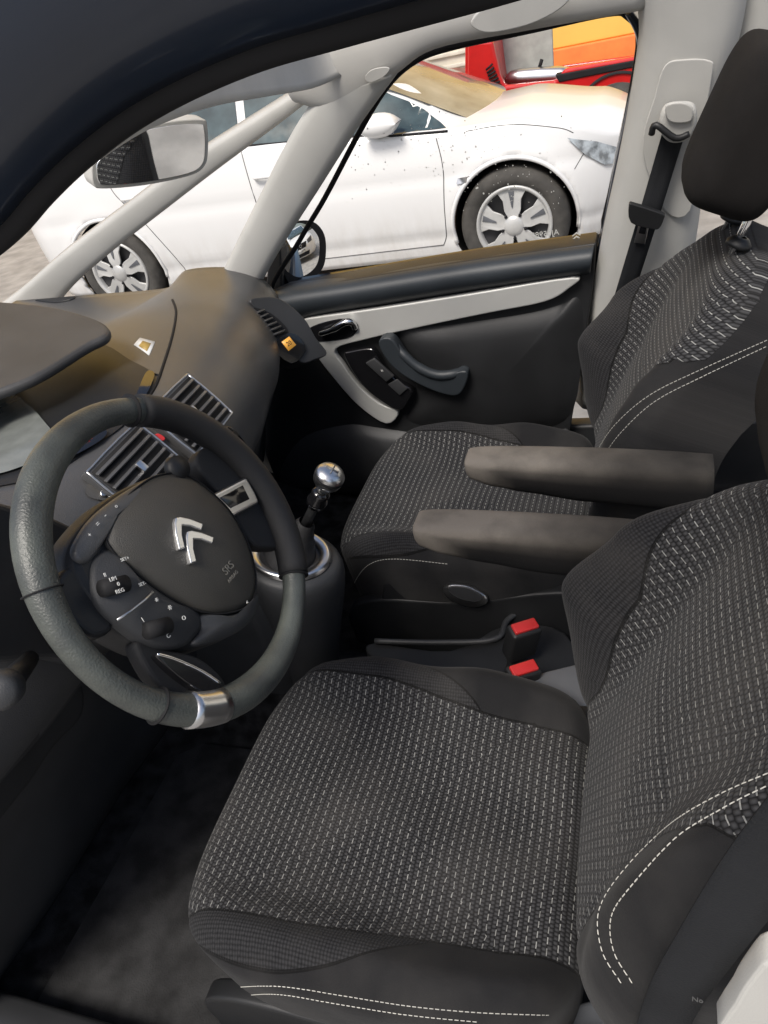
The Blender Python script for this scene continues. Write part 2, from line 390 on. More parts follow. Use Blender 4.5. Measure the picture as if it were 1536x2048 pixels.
    for kk in K:
        x,hw,zt=kk; zb=interp(x,[(-.345,.0),(-.335,-.018),(-.30,-.032),(-.24,-.046),(-.15,-.064),(0,-.080),(.12,-.095)])
        ring=[]
        for j in range(28):
            t=2*math.pi*j/28; c=math.copysign(abs(math.cos(t))**.55,math.cos(t)); s_=math.copysign(abs(math.sin(t))**.55,math.sin(t))
            ring.append(Vector((xr+x,ya+c*hw,zr+(zt+zb)/2+s_*(zt-zb)/2)))
            front=1-sm(x,-.335,-.25)
            wear.append(max(sm(math.sin(t),-.1,.6)*(1-.8*sm(x,-.30,-.02)),front*.9*sm(math.sin(t),-1.0,-.2)))
        rows.append(ring)
    ar=loft("armrest",rows,ARMF,e,closed=True,caps=True)
    at=ar.data.attributes.new('wear','FLOAT','POINT'); at.data.foreach_set('value',wear)
    return e,cu,bk
SD,cuD,bkD=build_seat(-.632,.555,"dark grey patterned front seat with fold-down armrest, beside steering wheel",1,0)
SP,cuP,bkP=build_seat(-.672,1.345,"dark grey patterned front passenger seat with headrest, beside door",-1,.085)
bvD=bvh_of(cuD,bkD); bvP=bvh_of(cuP,bkP)
stitch("seam_stitching",bvD,[(378,2010),(392,1990),(462,1975),(560,1972),(680,1990),(820,2012),(960,2025),(1100,2030)],SD)
stitch("seam_stitching",bvD,[(392,2040),(412,2008),(480,1992),(560,1988),(680,2008),(820,2030),(960,2044)],SD)
stitch("seam_stitching",bvD,[(1240,1960),(1205,1900),(1200,1820),(1250,1740),(1340,1650),(1440,1590),(1535,1548)],SD)
stitch("seam_stitching",bvD,[(1262,1960),(1228,1900),(1225,1830),(1270,1765),(1355,1675),(1450,1615),(1535,1572)],SD)
stitch("seam_stitching",bvP,[(1190,910),(1230,850),(1300,790),(1400,740),(1535,680)],SP)
stitch("seam_stitching",bvP,[(1205,915),(1245,862),(1310,803),(1405,753),(1535,692)],SP)
stitch("seam_stitching",bvP,[(706,1190),(712,1160),(740,1128),(790,1118),(895,1128)],SP)
yl=1.345-.265
prism("recline_lever",cr([py(u,v,yl) for u,v in [(888,1172),(905,1164),(940,1168),(972,1185),(975,1200),(950,1208),(915,1200),(895,1188)]],4,True),(0,-.012,0),SAT,SP,bevel=.004)
prism("recline_lever_face",cr([py(u,v,yl-.013) for u,v in [(896,1175),(910,1170),(938,1174),(962,1188),(964,1197),(948,1202),(918,1195),(902,1185)]],4,True),(0,-.004,0),DSH2,SP,bevel=.002)
prism("side_cover",cr([py(u,v,yl+.006) for u,v in [(762,1200),(768,1170),(800,1155),(880,1160),(1000,1185),(1100,1195),(1110,1240),(1010,1262),(880,1268),(775,1272),(758,1240)]],4,True),(0,.012,0),BLK,SP,bevel=.006)
# ------------------------------------------------------------------ body shell
body=thing("body_shell","dark navy body shell with light grey pillar trim","",(-.6,1.0,.3),None,car)
def flat(name,pts,m,par,label=None): return mk(name,pts,[list(range(len(pts)))],m,par,False,label)
fr=[]
for x in [-1.6,-1.35,-1.15,-.9,-.6,-.2,.2,.7]:
    z0=interp(x,[(-1.6,.75),(-1.2,.42),(-1.0,.35),(.7,.35)])
    fr.append([Vector((x,y,z0+(.12*math.exp(-((y-.95)/.11)**4)))) for y in [.22+.06*k for k in range(27)]])
loft("floor_carpet",fr,CARP,body)
prism("floor_mat",[Vector(p) for p in [(-1.02,.28,.358),(-.98,.26,.358),(-.55,.26,.358),(-.53,.28,.358),(-.53,.78,.358),(-.56,.80,.358),(-1.0,.80,.358),(-1.03,.77,.358)]],(0,0,.008),mat("rubber_mat",(.026,.026,.0265),.9,bump=1,bs=300,var=.35,vs=20,spec=.2),body,bevel=.003)
prism("door_sill",[Vector((-1.4,.20,.30)),Vector((.8,.20,.30)),Vector((.8,.20,.42)),Vector((-1.4,.20,.42))],(0,.06,0),BLK,body,bevel=.01)
prism("door_sill",[Vector((-1.4,1.80,.28)),Vector((.8,1.80,.28)),Vector((.8,1.80,.55)),Vector((-1.4,1.80,.55))],(0,.05,0),BLK,body,bevel=.01)
near=[(-260,640),(-80,520),(0,455),(60,385),(130,315),(230,235),(350,165),(500,100),(650,55),(800,12),(950,-30),(1100,-75),(1250,-120)]
low=cr([py(u,v,.36) for u,v in near],5)
rows=[]
prof=[(0,0),(-.012,.004),(-.03,.02),(-.045,.05),(-.05,.10),(-.04,.20),(-.0,.30)]
for p in low: rows.append([p+Vector((-.25*b,a,b*.9)) for a,b in prof])
loft("door_frame",rows,NAVY,body,solid=.01)
tube("door_seal",[p+Vector((0,.008,-.001)) for p in low],.009,RUB,body,seg=10)
near2=[(-260,700),(-80,575),(0,510),(60,440),(120,385),(190,322),(300,245),(430,180),(560,128),(700,86),(830,50),(960,20),(1100,-25),(1250,-80)]
rows=[]
up2=cr([py(u,v,.42) for u,v in near2],5)
for p in up2: rows.append([p+Vector((0,.0,.10)),p+Vector((0,-.02,.05)),p+Vector((0,-.018,.01)),p+Vector((0,-.004,0)),p+Vector((0,.01,.004)),p+Vector((0,.02,.06))])
loft("pillar_trim",rows,GRY,body,solid=.004)
WP=Vector((0,1.80,1.03)); WN=Vector((0,1,.22)).normalized()
def wp(u,v,o=0): return pp(u,v,WP-WN*o,WN)
def band(name,A,B,m,par,o=.04,th=.03,n=6,label=None,pw=.6):
    a=cr([wp(u,v,o) for u,v in A],n); b=cr([wp(u,v,o) for u,v in B],n)
    rows=[]
    for p,q in zip(a,b):
        r=[]
        for k in range(11):
            t=k/10; r.append(p.lerp(q,t)-WN*(th*math.sin(math.pi*t)**pw))
        r=[p+WN*.05]+r+[q+WN*.05]; rows.append(r)
    return loft(name,rows,m,par,solid=.002,label=label)
band("front_pillar",[(428,580),(480,470),(540,350),(590,255),(640,180)],[(500,606),(560,500),(640,375),(720,250),(800,140)],GRY,body,o=.055,th=.018,pw=.35)
band("windscreen_pillar",[(-40,640),(30,590),(120,512),(250,414),(380,318),(500,242),(600,180)],[(90,640),(150,568),(230,498),(340,412),(440,335),(550,254),(640,184)],GRY,body,o=.02,th=.010,pw=.35)
band("roof_rail",[(560,130),(650,80),(760,30),(900,-20),(1100,-70),(1330,-120)],[(590,205),(690,222),(790,150),(870,98),(1050,62),(1290,20)],LIN,body,o=.06,th=.016,pw=.5)
hA=cr([py(150,352,.47),py(190,325,.55),py(300,258,.72),py(430,212,.98),py(540,192,1.28),py(640,172,1.58),py(740,120,1.64)],6)
loft("headliner",[[p,p+Vector((-.002,0,.012)),p+Vector((-.006,0,.05)),p+Vector((-.01,0,.14))] for p in hA],LIN,body,solid=.003)
prism("grab_handle",cr([wp(u,v,.10) for u,v in [(948,30),(985,0),(1060,-20),(1140,-18),(1120,12),(1060,42),(985,58),(950,48)]],4,True),-WN*.02,GRY,body,bevel=.008)
prism("airbag_plug",cr([wp(u,v,.078) for u,v in [(732,150),(745,138),(770,133),(780,138),(768,152),(745,163),(733,160)]],4,True),-WN*.004,GRY,body,bevel=.002)
band("centre_pillar",[(1268,-40),(1280,60),(1262,200),(1235,340),(1205,480),(1180,620),(1150,800)],[(1500,-60),(1480,60),(1440,200),(1410,340),(1390,480),(1360,640),(1330,800)],GRY,body,o=.04,th=.05,pw=.35)
band("door_opening_seal",[(1250,25),(1276,90),(1256,210),(1228,340),(1203,470),(1185,560)],[(1264,22),(1290,90),(1270,210),(1243,340),(1218,470),(1200,560)],NAVY,body,o=.0,th=.01)
prism("belt_anchor_plate",cr([wp(u,v,.091) for u,v in [(1330,130),(1365,118),(1420,120),(1424,150),(1400,290),(1380,420),(1330,420),(1285,300),(1310,190)]],4,True),-WN*.004,GRY,body,bevel=.003)
band("rear_pillar",[(1470,-60),(1465,100),(1440,200),(1440,360)],[(1640,-60),(1560,100),(1545,200),(1540,360)],GRY,body,o=.0,th=.02)
# ------------------------------------------------------------------ passenger door
YD=1.75
door=thing("door","black and silver passenger door with closed side window","",(-.55,1.80,.45),None,car)
def yd(u,v,o=0): return py(u,v,YD-o)
out=[(500,612),(560,585),(700,560),(950,520),(1192,487),(1188,560),(1170,690),(1140,860),(1120,960),(900,960),(560,985),(520,880),(545,760),(520,680)]
prism("door_panel",[yd(u,v) for u,v in out],(0,.08,0),BLK,door,bevel=.004)
tA=cr([yd(u,v) for u,v in [(500,612),(560,583),(700,560),(950,520),(1190,488)]],8)
tB=cr([yd(u,v) for u,v in [(585,645),(640,628),(760,608),(950,578),(1182,545)]],8)
rows=[]
for p,q in zip(tA,tB):
    rows.append([p+Vector((0,.06,-.004)),p+Vector((0,.03,.0)),p+Vector((0,-.005,0)),p.lerp(q,.1)+Vector((0,-.028,0)),p.lerp(q,.35)+Vector((0,-.040,0)),p.lerp(q,.7)+Vector((0,-.034,0)),q+Vector((0,-.012,0)),q+Vector((0,.01,-.004))])
loft("belt_pad",rows,DPAD,door,sub=1,solid=.003)
sil=[(604,648),(612,634),(640,628),(760,611),(950,581),(1148,549),(1138,572),(1090,598),(980,620),(850,647),(740,672),(676,692),(692,725),(724,768),(762,800),(800,818),(776,841),(722,806),(668,746),(625,688)]
prism("silver_strip",cr([yd(u,v,.002) for u,v in sil],4,True),(0,-.020,0),SIL,door,bevel=.004)
prism("handle_recess",cr([yd(u,v,.0205) for u,v in [(616,668),(620,655),(650,643),(690,636),(714,645),(715,662),(695,676),(650,682),(625,680)]],4,True),(0,-.004,0),GLB,door,bevel=.002)
tube("door_handle",cr([yd(u,v,o) for u,v,o in [(710,657,.026),(704,645,.032),(690,645,.040),(664,660,.042),(638,668,.036)]],5),[.009]*5+[.0095]*5+[.009]*5+[.007]*5+[.005],CHR,door,seg=14)
def bulge(name,outl,cen,h,m,rings=7,par=door,label=None):
    P=cr([yd(u,v) for u,v in outl],5,True); c=yd(*cen); rows=[]
    for k in range(rings+1):
        t=k/rings; s=1-t; d=h*math.sin(math.acos(max(0,min(1,s)))) if s<1 else 0
        rows.append([c+(p-c)*s+Vector((0,-d,0)) for p in P])
    return loft(name,rows,m,par,closed=True,label=label)
bulge("door_pocket",[(690,850),(760,856),(830,866),(960,882),(1090,872),(1135,858),(1130,900),(1100,965),(900,990),(640,985),(560,960),(600,880)],(860,930),.04,DSH2)
bulge("armrest_bolster",[(800,664),(900,650),(1050,628),(1120,610),(1160,600),(1165,700),(1140,830),(1060,860),(940,866),(850,852),(815,836),(832,790),(828,740)],(1000,755),.030,BLK)
tube("pull_handle",cr([yd(u,v,o) for u,v,o in [(772,668,.0),(786,682,.032),(806,708,.048),(838,735,.052),(875,750,.052),(912,747,.045),(934,736,.02)]],5),[.008]*5+[.010]*5+[.012]*5+[.013]*5+[.013]*5+[.012]*5+[.009],DPAD,door,seg=14)
prism("pull_handle_base",cr([yd(u,v,.02) for u,v in [(764,672),(790,666),(815,700),(845,728),(885,740),(938,730),(934,762),(915,779),(870,768),(815,740),(782,710)]],4,True),(0,-.036,0),DPAD,door,bevel=.010)
prism("switch_panel",cr([yd(u,v,.01) for u,v in [(694,702),(705,696),(740,690),(755,696),(775,730),(800,755),(828,772),(822,792),(804,812),(775,800),(737,770),(710,735)]],4,True),(0,-.024,0),GLB,door,bevel=.004)
prism("window_switch",[yd(u,v,.035) for u,v in [(732,724),(750,714),(790,750),(774,762)]],(0,-.008,0),DSH2,door,bevel=.003)
prism("window_switch",[yd(u,v,.035) for u,v in [(776,768),(795,757),(816,776),(800,790)]],(0,-.004,0),DSH2,door,bevel=.002)
text("switch_symbol","n",.012,yd(764,741,.0440),yd(790,735)-yd(764,743),yd(764,720)-yd(764,743),WHT,door)
winp=[(545,590),(600,480),(650,395),(720,262),(775,172),(830,122),(900,95),(1060,60),(1215,26),(1255,32),(1278,75),(1262,190),(1236,320),(1208,440),(1192,500),(950,535),(700,575)]
wf=cr([wp(u,v,-.005) for u,v in winp],6,True)
tube("window_seal",wf,.0065,RUB,door,seg=8,closed=True)
vs=[];fs=[]
wx=Vector((1,0,0)); wy=WN.cross(wx).normalized()
rnd=random.Random(11)
for _ in range(230):
    cxp=rnd.choice([(1040,380,120,60),(860,290,160,60),(760,330,120,90),(950,330,220,110)])
    u=rnd.gauss(cxp[0],cxp[2]*.6); v=rnd.gauss(cxp[1],cxp[3]*.6)
    if not (690<u<1190 and 215<v<500): continue
    c=wp(u,v,-.015); r=rnd.choice([.0006,.0008,.0011,.0015,.002])*rnd.uniform(.7,1.1); k=len(vs); st=rnd.uniform(.8,1.6)
    vs.append(c)
    for j in range(7):
        t=2*math.pi*j/7; vs.append(c+wx*(math.cos(t)*r)+wy*(math.sin(t)*r*st))
    fs+=[[k,k+1+j,k+1+(j+1)%7] for j in range(7)]
so_=mk("side_window_water_spots",vs,fs,DIRT,door,False); so_["kind"]="stuff"
band("outer_sill",[(560,580),(700,558),(950,518),(1190,486)],[(560,600),(700,578),(950,538),(1190,506)],NAVY,door,o=-.06,th=.0)
gl=wp(1090,468,-.012); rt=(wp(1120,464,-.012)-gl); upv=(wp(1090,450,-.012)-gl)
text("glass_etching","AJ05982",.019,gl,-rt,upv,DIRT,door)
for k in range(2):
    c=wp(1153,474-7*k,-.012); a=wp(1145,480-7*k,-.012); b=wp(1161,478-7*k,-.012)
    prism("glass_logo",[a,c,b,b+upv*.12,c+upv*.16,a+upv*.12],-WN*.0008,DIRT,door,bevel=0)
mo=[(565,478),(575,455),(600,441),(630,446),(648,470),(651,505),(645,535),(625,556),(590,570),(572,560),(562,520)]
MN=Vector((.85,-.52,.09)).normalized()
def mpx(u,v,o=0):
    base=py(610,505,1.96); return pp(u,v,base+MN*o,MN)
prism("mirror_housing",cr([mpx(u,v,0) for u,v in mo],5,True),-MN*.07,NAVY,door,bevel=.012)
prism("mirror_bezel",cr([mpx(u,v,.001) for u,v in mo],5,True),MN*.004,RUB,door,bevel=.002)
P=cr([mpx(602+(u-607)*.84,504+(v-507)*.87,.006) for u,v in mo],6,True); c=sum(P,Vector())/len(P); rows=[]
RM=.75
for k in range(17):
    s=1-k/16; rows.append([c+(p-c)*s+MN*(.0025-((p-c).length*s)**2/(2*RM)) for p in P])
loft("mirror_glass",rows,MIRM,door,closed=True)
prism("mirror_arm",[py(u,v,1.86) for u,v in [(530,596),(534,540),(550,490),(561,500),(564,575),(575,592)]],(0,.10,0),BLK,door,bevel=.006)
# ------------------------------------------------------------------ dashboard
dash=thing("dashboard","dark grey soft-touch dashboard with slatted air vents below windscreen","",(-1.1,1.0,.6),None,car)
XF=[(.2,-.76),(.45,-.74),(.65,-.74),(.82,-.72),(.95,-.70),(1.15,-.745),(1.35,-.80),(1.55,-.87),(1.74,-.93)]
rows=[]
for k in range(61):
    Y=.22+(1.735-.22)*k/60; xf=interp(Y,XF); zo=-.055*sm(Y,1.2,1.72)-.03*(1-sm(Y,.2,.5))
    P=[(-1.80,1.08),(-1.5,1.10+zo*.5),(-1.25,1.125+zo),(xf-.26,1.165+zo),(xf-.12,1.158+zo),(xf-.04,1.12+zo),(xf,1.05+zo),(xf+.005,.97+zo*.5),(xf-.03,.90),(xf-.09,.80),(xf-.16,.66),(xf-.22,.5),(xf-.3,.38)]
    rows.append(cr([Vector((x,Y,z)) for x,z in P],6))
dm=loft("dashboard_top",rows,DSH,dash,solid=.004)
dm.data.materials.append(DSH2)
for p in dm.data.polygons:
    if p.center.z<.93: p.material_index=1
bvS=bvh_of(dm)
def dpt(u,v,o=0):
    l,n=hit(bvS,u,v)
    return (l+n*o) if l is not None else None
def dashline(name,pix,r,m,n=8,o=0):
    P=[dpt(q.x,q.y,o) for q in cr([Vector((a,b,0)) for a,b in pix],n)]; P=[p for p in P if p is not None]
    if len(P)>2: tube(name,P,r,m,dash,seg=8)
def dashpanel(name,pix,m,h=.004,n=4,bevel=.002,o=0):
    P=[];NN=Vector((0,0,0))
    for q in cr([Vector((a,b,0)) for a,b in pix],n,True):
        l,nn=hit(bvS,q.x,q.y)
        if l is not None: P.append(l); NN+=nn
    NN.normalize()
    return prism(name,[p+NN*o-NN*.004 for p in P],NN*(h+.004),m,dash,bevel=bevel)
def dashpatch(name,pix,m,o=.003,n=5):
    bm=bmesh.new(); V=[bm.verts.new((q.x,q.y,0)) for q in cr([Vector((a,b,0)) for a,b in pix],n,True)]
    bm.faces.new(V); bmesh.ops.triangulate(bm,faces=bm.faces)
    for _ in range(4):
        bmesh.ops.subdivide_edges(bm,edges=[e for e in bm.edges if e.calc_length()>16],cuts=1); bmesh.ops.triangulate(bm,faces=bm.faces)
    bad=[]
    for v in bm.verts:
        l=dpt(v.co.x,v.co.y,o)
        if l is None: bad.append(v)
        else: v.co=l
    bmesh.ops.delete(bm,geom=bad,context='VERTS')
    me=bpy.data.meshes.new(name); bm.to_mesh(me); bm.free(); me.materials.append(m); me.polygons.foreach_set('use_smooth',[True]*len(me.polygons))
    return add(bpy.data.objects.new(name,me),dash)
dashline("panel_seam",[(345,600),(352,625),(345,670),(330,720),(312,770),(290,805)],.0028,RUB)
dashline("panel_seam",[(205,690),(240,715),(290,742),(322,752)],.0022,RUB)
dashline("panel_seam",[(350,770),(420,800),(470,860),(500,930),(505,990)],.0022,RUB)
dashpatch("centre_fascia",[(318,778),(350,770),(420,800),(470,860),(500,930),(490,990),(430,960),(360,960),(300,1000),(190,1000),(175,970),(230,905),(290,850)],mat("fascia_plastic",(.078,.075,.070),.36,bump=.3,bs=700,var=.08),.003)
def vent(u,v,w,h,par):
    l,n=hit(bvS,u,v); y=Vector((0,1,0)); y=(y-n*y.dot(n)).normalized(); dn=n.cross(y); dn=dn if dn.z<0 else -dn
    def rim(k): return cr([l+y*a*w*k+dn*b*h*k for a,b in [(-1,-.8),(-.8,-1),(.8,-1),(1,-.8),(1,.8),(.8,1),(-.8,1),(-1,.8)]],3,True)
    prism("air_vent",[p-n*.004 for p in rim(1)],n*.016,DSH,par,bevel=.004)
    tube("vent_bezel",[p+n*.012 for p in rim(.95)],.0018,SAT,par,seg=8,closed=True)
    c=l+n*.0125
    box("vent_opening",c,y*w*.88,dn*h*.86,n*.0005,RUB,par,bevel=0)
    for k in range(6):
        b=-.70+1.40*k/5
        box("vent_slat",c+dn*h*b+n*.003,y*w*.87,dn*h*.045+n*.002,n*.0012-dn*.001,DSH,par,bevel=.0006)
    box("vent_tab",c+n*.007,y*w*.09,dn*h*.16,n*.003,SAT,par,bevel=.001)
vent(378,834,.066,.052,dash); vent(274,944,.068,.054,dash)
dashpanel("control_strip",[(442,856),(460,864),(490,905),(480,935),(465,918),(442,886)],GLB,h=.012)
dashpanel("hazard_button",[(303,880),(312,874),(326,884),(316,890)],RED,h=.012,bevel=.001)
for i,(u,v) in enumerate([(454,876),(465,894),(476,912),(405,930),(385,950)]):
    dashpanel("dash_button",[(u-8,v-3),(u+4,v-9),(u+9,v+1),(u-3,v+9)],SAT if i==1 else BLK,h=.015,bevel=.001)
for i,(u,v) in enumerate([(205,990),(221,996),(237,1000)]):
    dashpanel("dash_button",[(u-7,v-4),(u+5,v-7),(u+7,v+3),(u-4,v+6)],SAT,h=.008,bevel=.001)
dashpanel("sticker",[(268,690),(280,676),(310,684),(298,711)],WHT,h=.001,n=1,bevel=0)
dashpanel("sticker",[(278,693),(286,683),(302,688),(294,703)],mat("sticker_gold",(.45,.30,.08),.4),h=.0018,n=1,bevel=0)
dashpatch("instrument_recess",[(-60,800),(60,750),(110,705),(200,690),(260,722),(305,752),(285,800),(250,850),(180,900),(100,950),(0,975),(-60,980)],BLK,.003)
dashpatch("instrument_screen",[(-60,830),(20,795),(60,815),(100,860),(130,905),(60,935),(0,955),(-60,960)],SCR,.007)
dashpatch("warning_panel",[(282,775),(296,748),(310,756),(290,800),(272,808)],GLB,.006)
dashpatch("warning_panel",[(110,915),(165,878),(212,868),(200,890),(120,932)],GLB,.008)
l=dpt(180,887,.011)
if l: text("warning_light","(P)",.010,l,Vector((0,1,0)),Vector((-.5,0,1)),RED,dash)
dashpanel("tweeter_grille",[(60,598),(100,585),(140,588),(150,598),(110,606)],BLK,h=.004,n=3)
hp=cr([pz(u,v,1.235) for u,v in [(-200,560),(-60,600),(0,602),(100,612),(180,632),(214,650),(212,668),(170,690),(100,734),(40,764),(-60,800),(-200,850)]],4,True)
prism("instrument_hood",hp,(0,0,-.018),mat("hood_plastic",(.045,.045,.046),.62,bump=.4,bs=700,spec=.4),dash,bevel=.008)
prism("hood_support",[p+Vector((-.1,0,-.02)) for p in [pz(u,v,1.235) for u,v in [(-200,600),(0,640),(60,660),(40,700),(-200,800)]]],(0,0,-.12),BLK,dash,bevel=.01)
EN=Vector((.86,-.30,.36)).normalized()
EB=pX(545,665,-.865)
def endp(u,v,o=0): return pp(u,v,EB+EN*o,EN)
prism("end_vent_frame",cr([endp(u,v,-.06) for u,v in [(470,622),(490,612),(530,615),(575,650),(600,690),(622,720),(600,732),(570,738),(540,700),(515,665)]],4,True),EN*.07,DSH2,dash,bevel=.006)
prism("end_vent_opening",cr([endp(u,v,.0105) for u,v in [(486,628),(508,616),(540,626),(570,652),(574,668),(542,684),(512,664)]],4,True),EN*.001,RUB,dash,bevel=0)
for k in range(6):
    t=k/5; a=endp(495+28*t,634+45*t,.016); b=endp(528+42*t,620+41*t,.016)
    tube("vent_slat",[a,b],.0035,DSH,dash,seg=6)
prism("climate_panel",cr([endp(u,v,.010) for u,v in [(543,694),(572,668),(594,672),(610,702),(580,728)]],3,True),EN*.005,GLB,dash,bevel=.001)
prism("climate_display",[endp(u,v,.0155) for u,v in [(563,684),(578,673),(592,690),(577,702)]],EN*.001,LCD,dash,bevel=0)
text("climate_digits","20",.016,endp(578,687,.0170),endp(590,680)-endp(570,692),endp(575,675)-endp(580,686),BLK,dash)
prism("lower_panel",cr([pX(u,v,-.70) for u,v in [(-80,1010),(20,1010),(120,1040),(200,1100),(230,1250),(200,1330),(100,1320),(-80,1300)]],4,True),(-.05,0,0),DSH2,dash,bevel=.02)
prism("knee_panel",cr([pX(u,v,-.76) for u,v in [(-80,1290),(60,1300),(160,1350),(170,1430),(110,1500),(40,1600),(-80,1700)]],4,True),(-.05,0,0),BLK,dash,bevel=.02)
# ------------------------------------------------------------------ gear console + lever
con=thing("gear_console","black gear console with chrome ring","",(-.65,.95,.5),None,car)
gc=py(580,1110,.95)
rows=[]
for z,rx,ry,ox in [(.36,.05,.05,-.05),(.5,.06,.06,-.04),(.62,.075,.07,-.02),(.70,.088,.08,-.008),(gc.z-.035,.098,.088,0),(gc.z-.010,.094,.084,0),(gc.z,.086,.076,0),(gc.z-.002,.0,.0,0)]:
    rows.append([Vector((gc.x+ox+rx*math.cos(t),gc.y+ry*math.sin(t),z+.25*rx*-math.cos(t)*(1 if z>.6 else 0))) for t in [2*math.pi*k/40 for k in range(40)]])
loft("console_housing",rows,DSH2,con,closed=True,sub=1)
rows=[]
for z,x0,x1,w in [(.36,-1.0,-.70,.06),(.7,-.98,-.68,.08),(.76,-.95,-.69,.08),(.78,-.92,-.72,.05)]:
    rows.append([Vector((x,.95+y,z)) for x,y in [(x0,-w),(x1-.04,-w),(x1,-w*.6),(x1,w*.6),(x1-.04,w),(x0,w)]])
loft("console_neck",rows,DSH2,con,closed=True,caps=True,bevel=.01)
rows=[]
for k in range(49):
    t=2*math.pi*k/48; c_,s_=math.cos(t),math.sin(t)
    rows.append([Vector((gc.x+r*1.12*c_,gc.y+r*s_,gc.z+h-.25*r*1.12*c_)) for r,h in [(.070,.0),(.069,.008),(.065,.011),(.055,.008),(.050,.003),(.050,-.004)]])
loft("chrome_ring",rows,SAT,con,sub=1)
kn=py(654,962,.95)
gl_=thing("gear_lever","gear lever with silver knob and black boot","",tuple(gc),None,car)
axd=(kn-gc).normalized()
bp=[(.052,0),(.050,.012),(.044,.02),(.041,.03),(.035,.038),(.033,.05),(.027,.058),(.025,.07),(.020,.078),(.019,.09),(.014,.10)]
lathe("lever_boot",bp,gc,axd,LEA2,gl_,seg=36)
tube("lever_shaft",[gc+axd*.08,kn],.009,BLK,gl_)
lathe("lever_collar",[(0,0),(.017,0),(.019,.012),(.015,.022),(.017,.03),(.012,.036),(0,.036)],kn-axd*.062,axd,GLB,gl_,seg=28)
lathe("gear_knob",[(0,-.03),(.012,-.028),(.017,-.02),(.024,-.010),(.0262,-.002),(.0262,.009),(.022,.016),(.012,.020),(0,.021)],kn+axd*.008,axd,SAT,gl_,seg=36)
lathe("knob_cap",[(.0265,.0),(.0268,.002),(.0268,.0045),(.0265,.006)],kn+axd*.008,axd,RUB,gl_,seg=36)
a_=axd.cross(Vector((0,1,0))).normalized(); b_=axd.cross(a_)
for i_,dd in enumerate((a_,b_)):
    box("shift_pattern_line",kn+axd*(.0290+.0004*i_),dd*.011,dd.cross(axd)*.0012,axd*.0012,GP,gl_,bevel=0)
tun=thing("centre_tunnel_tray","black plastic tray between seats","",(-.2,.95,.4),None,car)
prism("tray",cr([pz(u,v,.52) for u,v in [(745,1285),(900,1300),(1010,1250),(1130,1265),(1180,1400),(1150,1470),(1060,1400),(960,1345),(800,1330),(740,1310)]],4,True),(0,0,-.05),BLK,tun,bevel=.01)
tube("tray_edge",cr([pz(u,v,.530) for u,v in [(750,1282),(880,1285),(990,1278),(1015,1240),(1060,1215),(1110,1225)]],6),.006,DSH2,tun)
prism("brake_cover",cr([pz(u,v,.60) for u,v in [(1050,1360),(1120,1335),(1180,1330),(1180,1400),(1140,1420),(1085,1395)]],4,True),(0,0,-.06),GP,tun,bevel=.012)
for cx,cy,zz in ((1050,1252,.64),(1048,1336,.63)):
    p=pz(cx,cy,zz)
    e=thing("seat_belt_buckle","black seat belt buckle with red release button","",(p.x,p.y,p.z-.08),"seat belt buckles",car)
    ax=(pz(cx+20,cy-8,zz)-p).normalized(); az=Vector((.25,-.1,1)).normalized()
    ax=(ax-az*ax.dot(az)).normalized(); ay=az.cross(ax)
    box("buckle_body",p-az*.045,ax*.030,ay*.017,az*.042,BLK,e,bevel=.007)
    box("release_button",p-az*.001,ax*.024,ay*.011,az*.004,RED,e,bevel=.0025)
    box("buckle_stalk",p-az*.11,ax*.018,ay*.008,az*.035,BLK,e,bevel=.004)
# ------------------------------------------------------------------ steering wheel
sw=thing("steering_wheel","worn dark leather steering wheel with fixed central hub and chrome emblem","",(-.62,.55,1.08),None,car)
WA=math.radians(25); wn_=Vector((math.cos(WA),0,math.sin(WA))); wv=Vector((-math.sin(WA),0,math.cos(WA))); wh=Vector((0,1,0))
WC=pt(366,1106,.85)
def W(h,v,n=0): return WC+wh*h+wv*v+wn_*n
def Wp(u,v,n=0): return pp(u,v,WC+wn_*n,wn_)
RR=.177
rp=[W(RR*math.cos(t),RR*math.sin(t)) for t in [2*math.pi*k/96 for k in range(96)]]
rads=[.0172+.0022*math.cos(3*(2*math.pi*k/96)) for k in range(96)]
tube("wheel_rim",rp,rads,LEA,sw,seg=24,closed=True,up=wn_)
tube("rim_grip",[W(RR*math.cos(t),RR*math.sin(t)) for t in [math.radians(a) for a in range(-52,60,4)]],.0196,LEA2,sw,seg=24,up=wn_)
for a in (-53,60,150,205):
    t=math.radians(a); c=[W(RR*math.cos(t+e_),RR*math.sin(t+e_)) for e_ in (-.004,.004)]
    tube("rim_seam",c,.0198,RUB,sw,seg=24,up=wn_)
hub=[(300,952),(345,938),(400,958),(455,1005),(492,1050),(515,1110),(522,1180),(508,1235),(465,1272),(400,1296),(330,1300),(260,1272),(205,1232),(160,1180),(135,1125),(150,1070),(200,1010),(250,975)]
prism("hub_base",cr([Wp(u,v,.0) for u,v in hub],5,True),-wn_*.06,BLK,sw,bevel=.015)
tube("steering_column",[WC-wn_*.05,WC-wn_*.22],[.06,.075],BLK,sw,seg=28)
def dome(name,pix,n0,h,m,par,rings=12,expn=3.0,label=None):
    P=cr([Wp(u,v,n0) for u,v in pix],6,True); c=sum(P,Vector())/len(P); rows=[]
    rows.append([p-wn_*.02 for p in P])
    for k in range(rings+1):
        s=1-k/rings; rows.append([c+(p-c)*s+wn_*(h*(1-s**expn)) for p in P])
    return loft(name,rows,m,par,closed=True,label=label)
pad=[(318,952),(350,948),(385,958),(422,985),(460,1024),(488,1072),(505,1120),(511,1165),(503,1200),(480,1218),(440,1226),(398,1220),(355,1202),(310,1174),(268,1142),(235,1112),(214,1080),(215,1050),(232,1020),(262,988),(292,964)]
dome("airbag_cover",pad,.006,.020,PADM,sw)
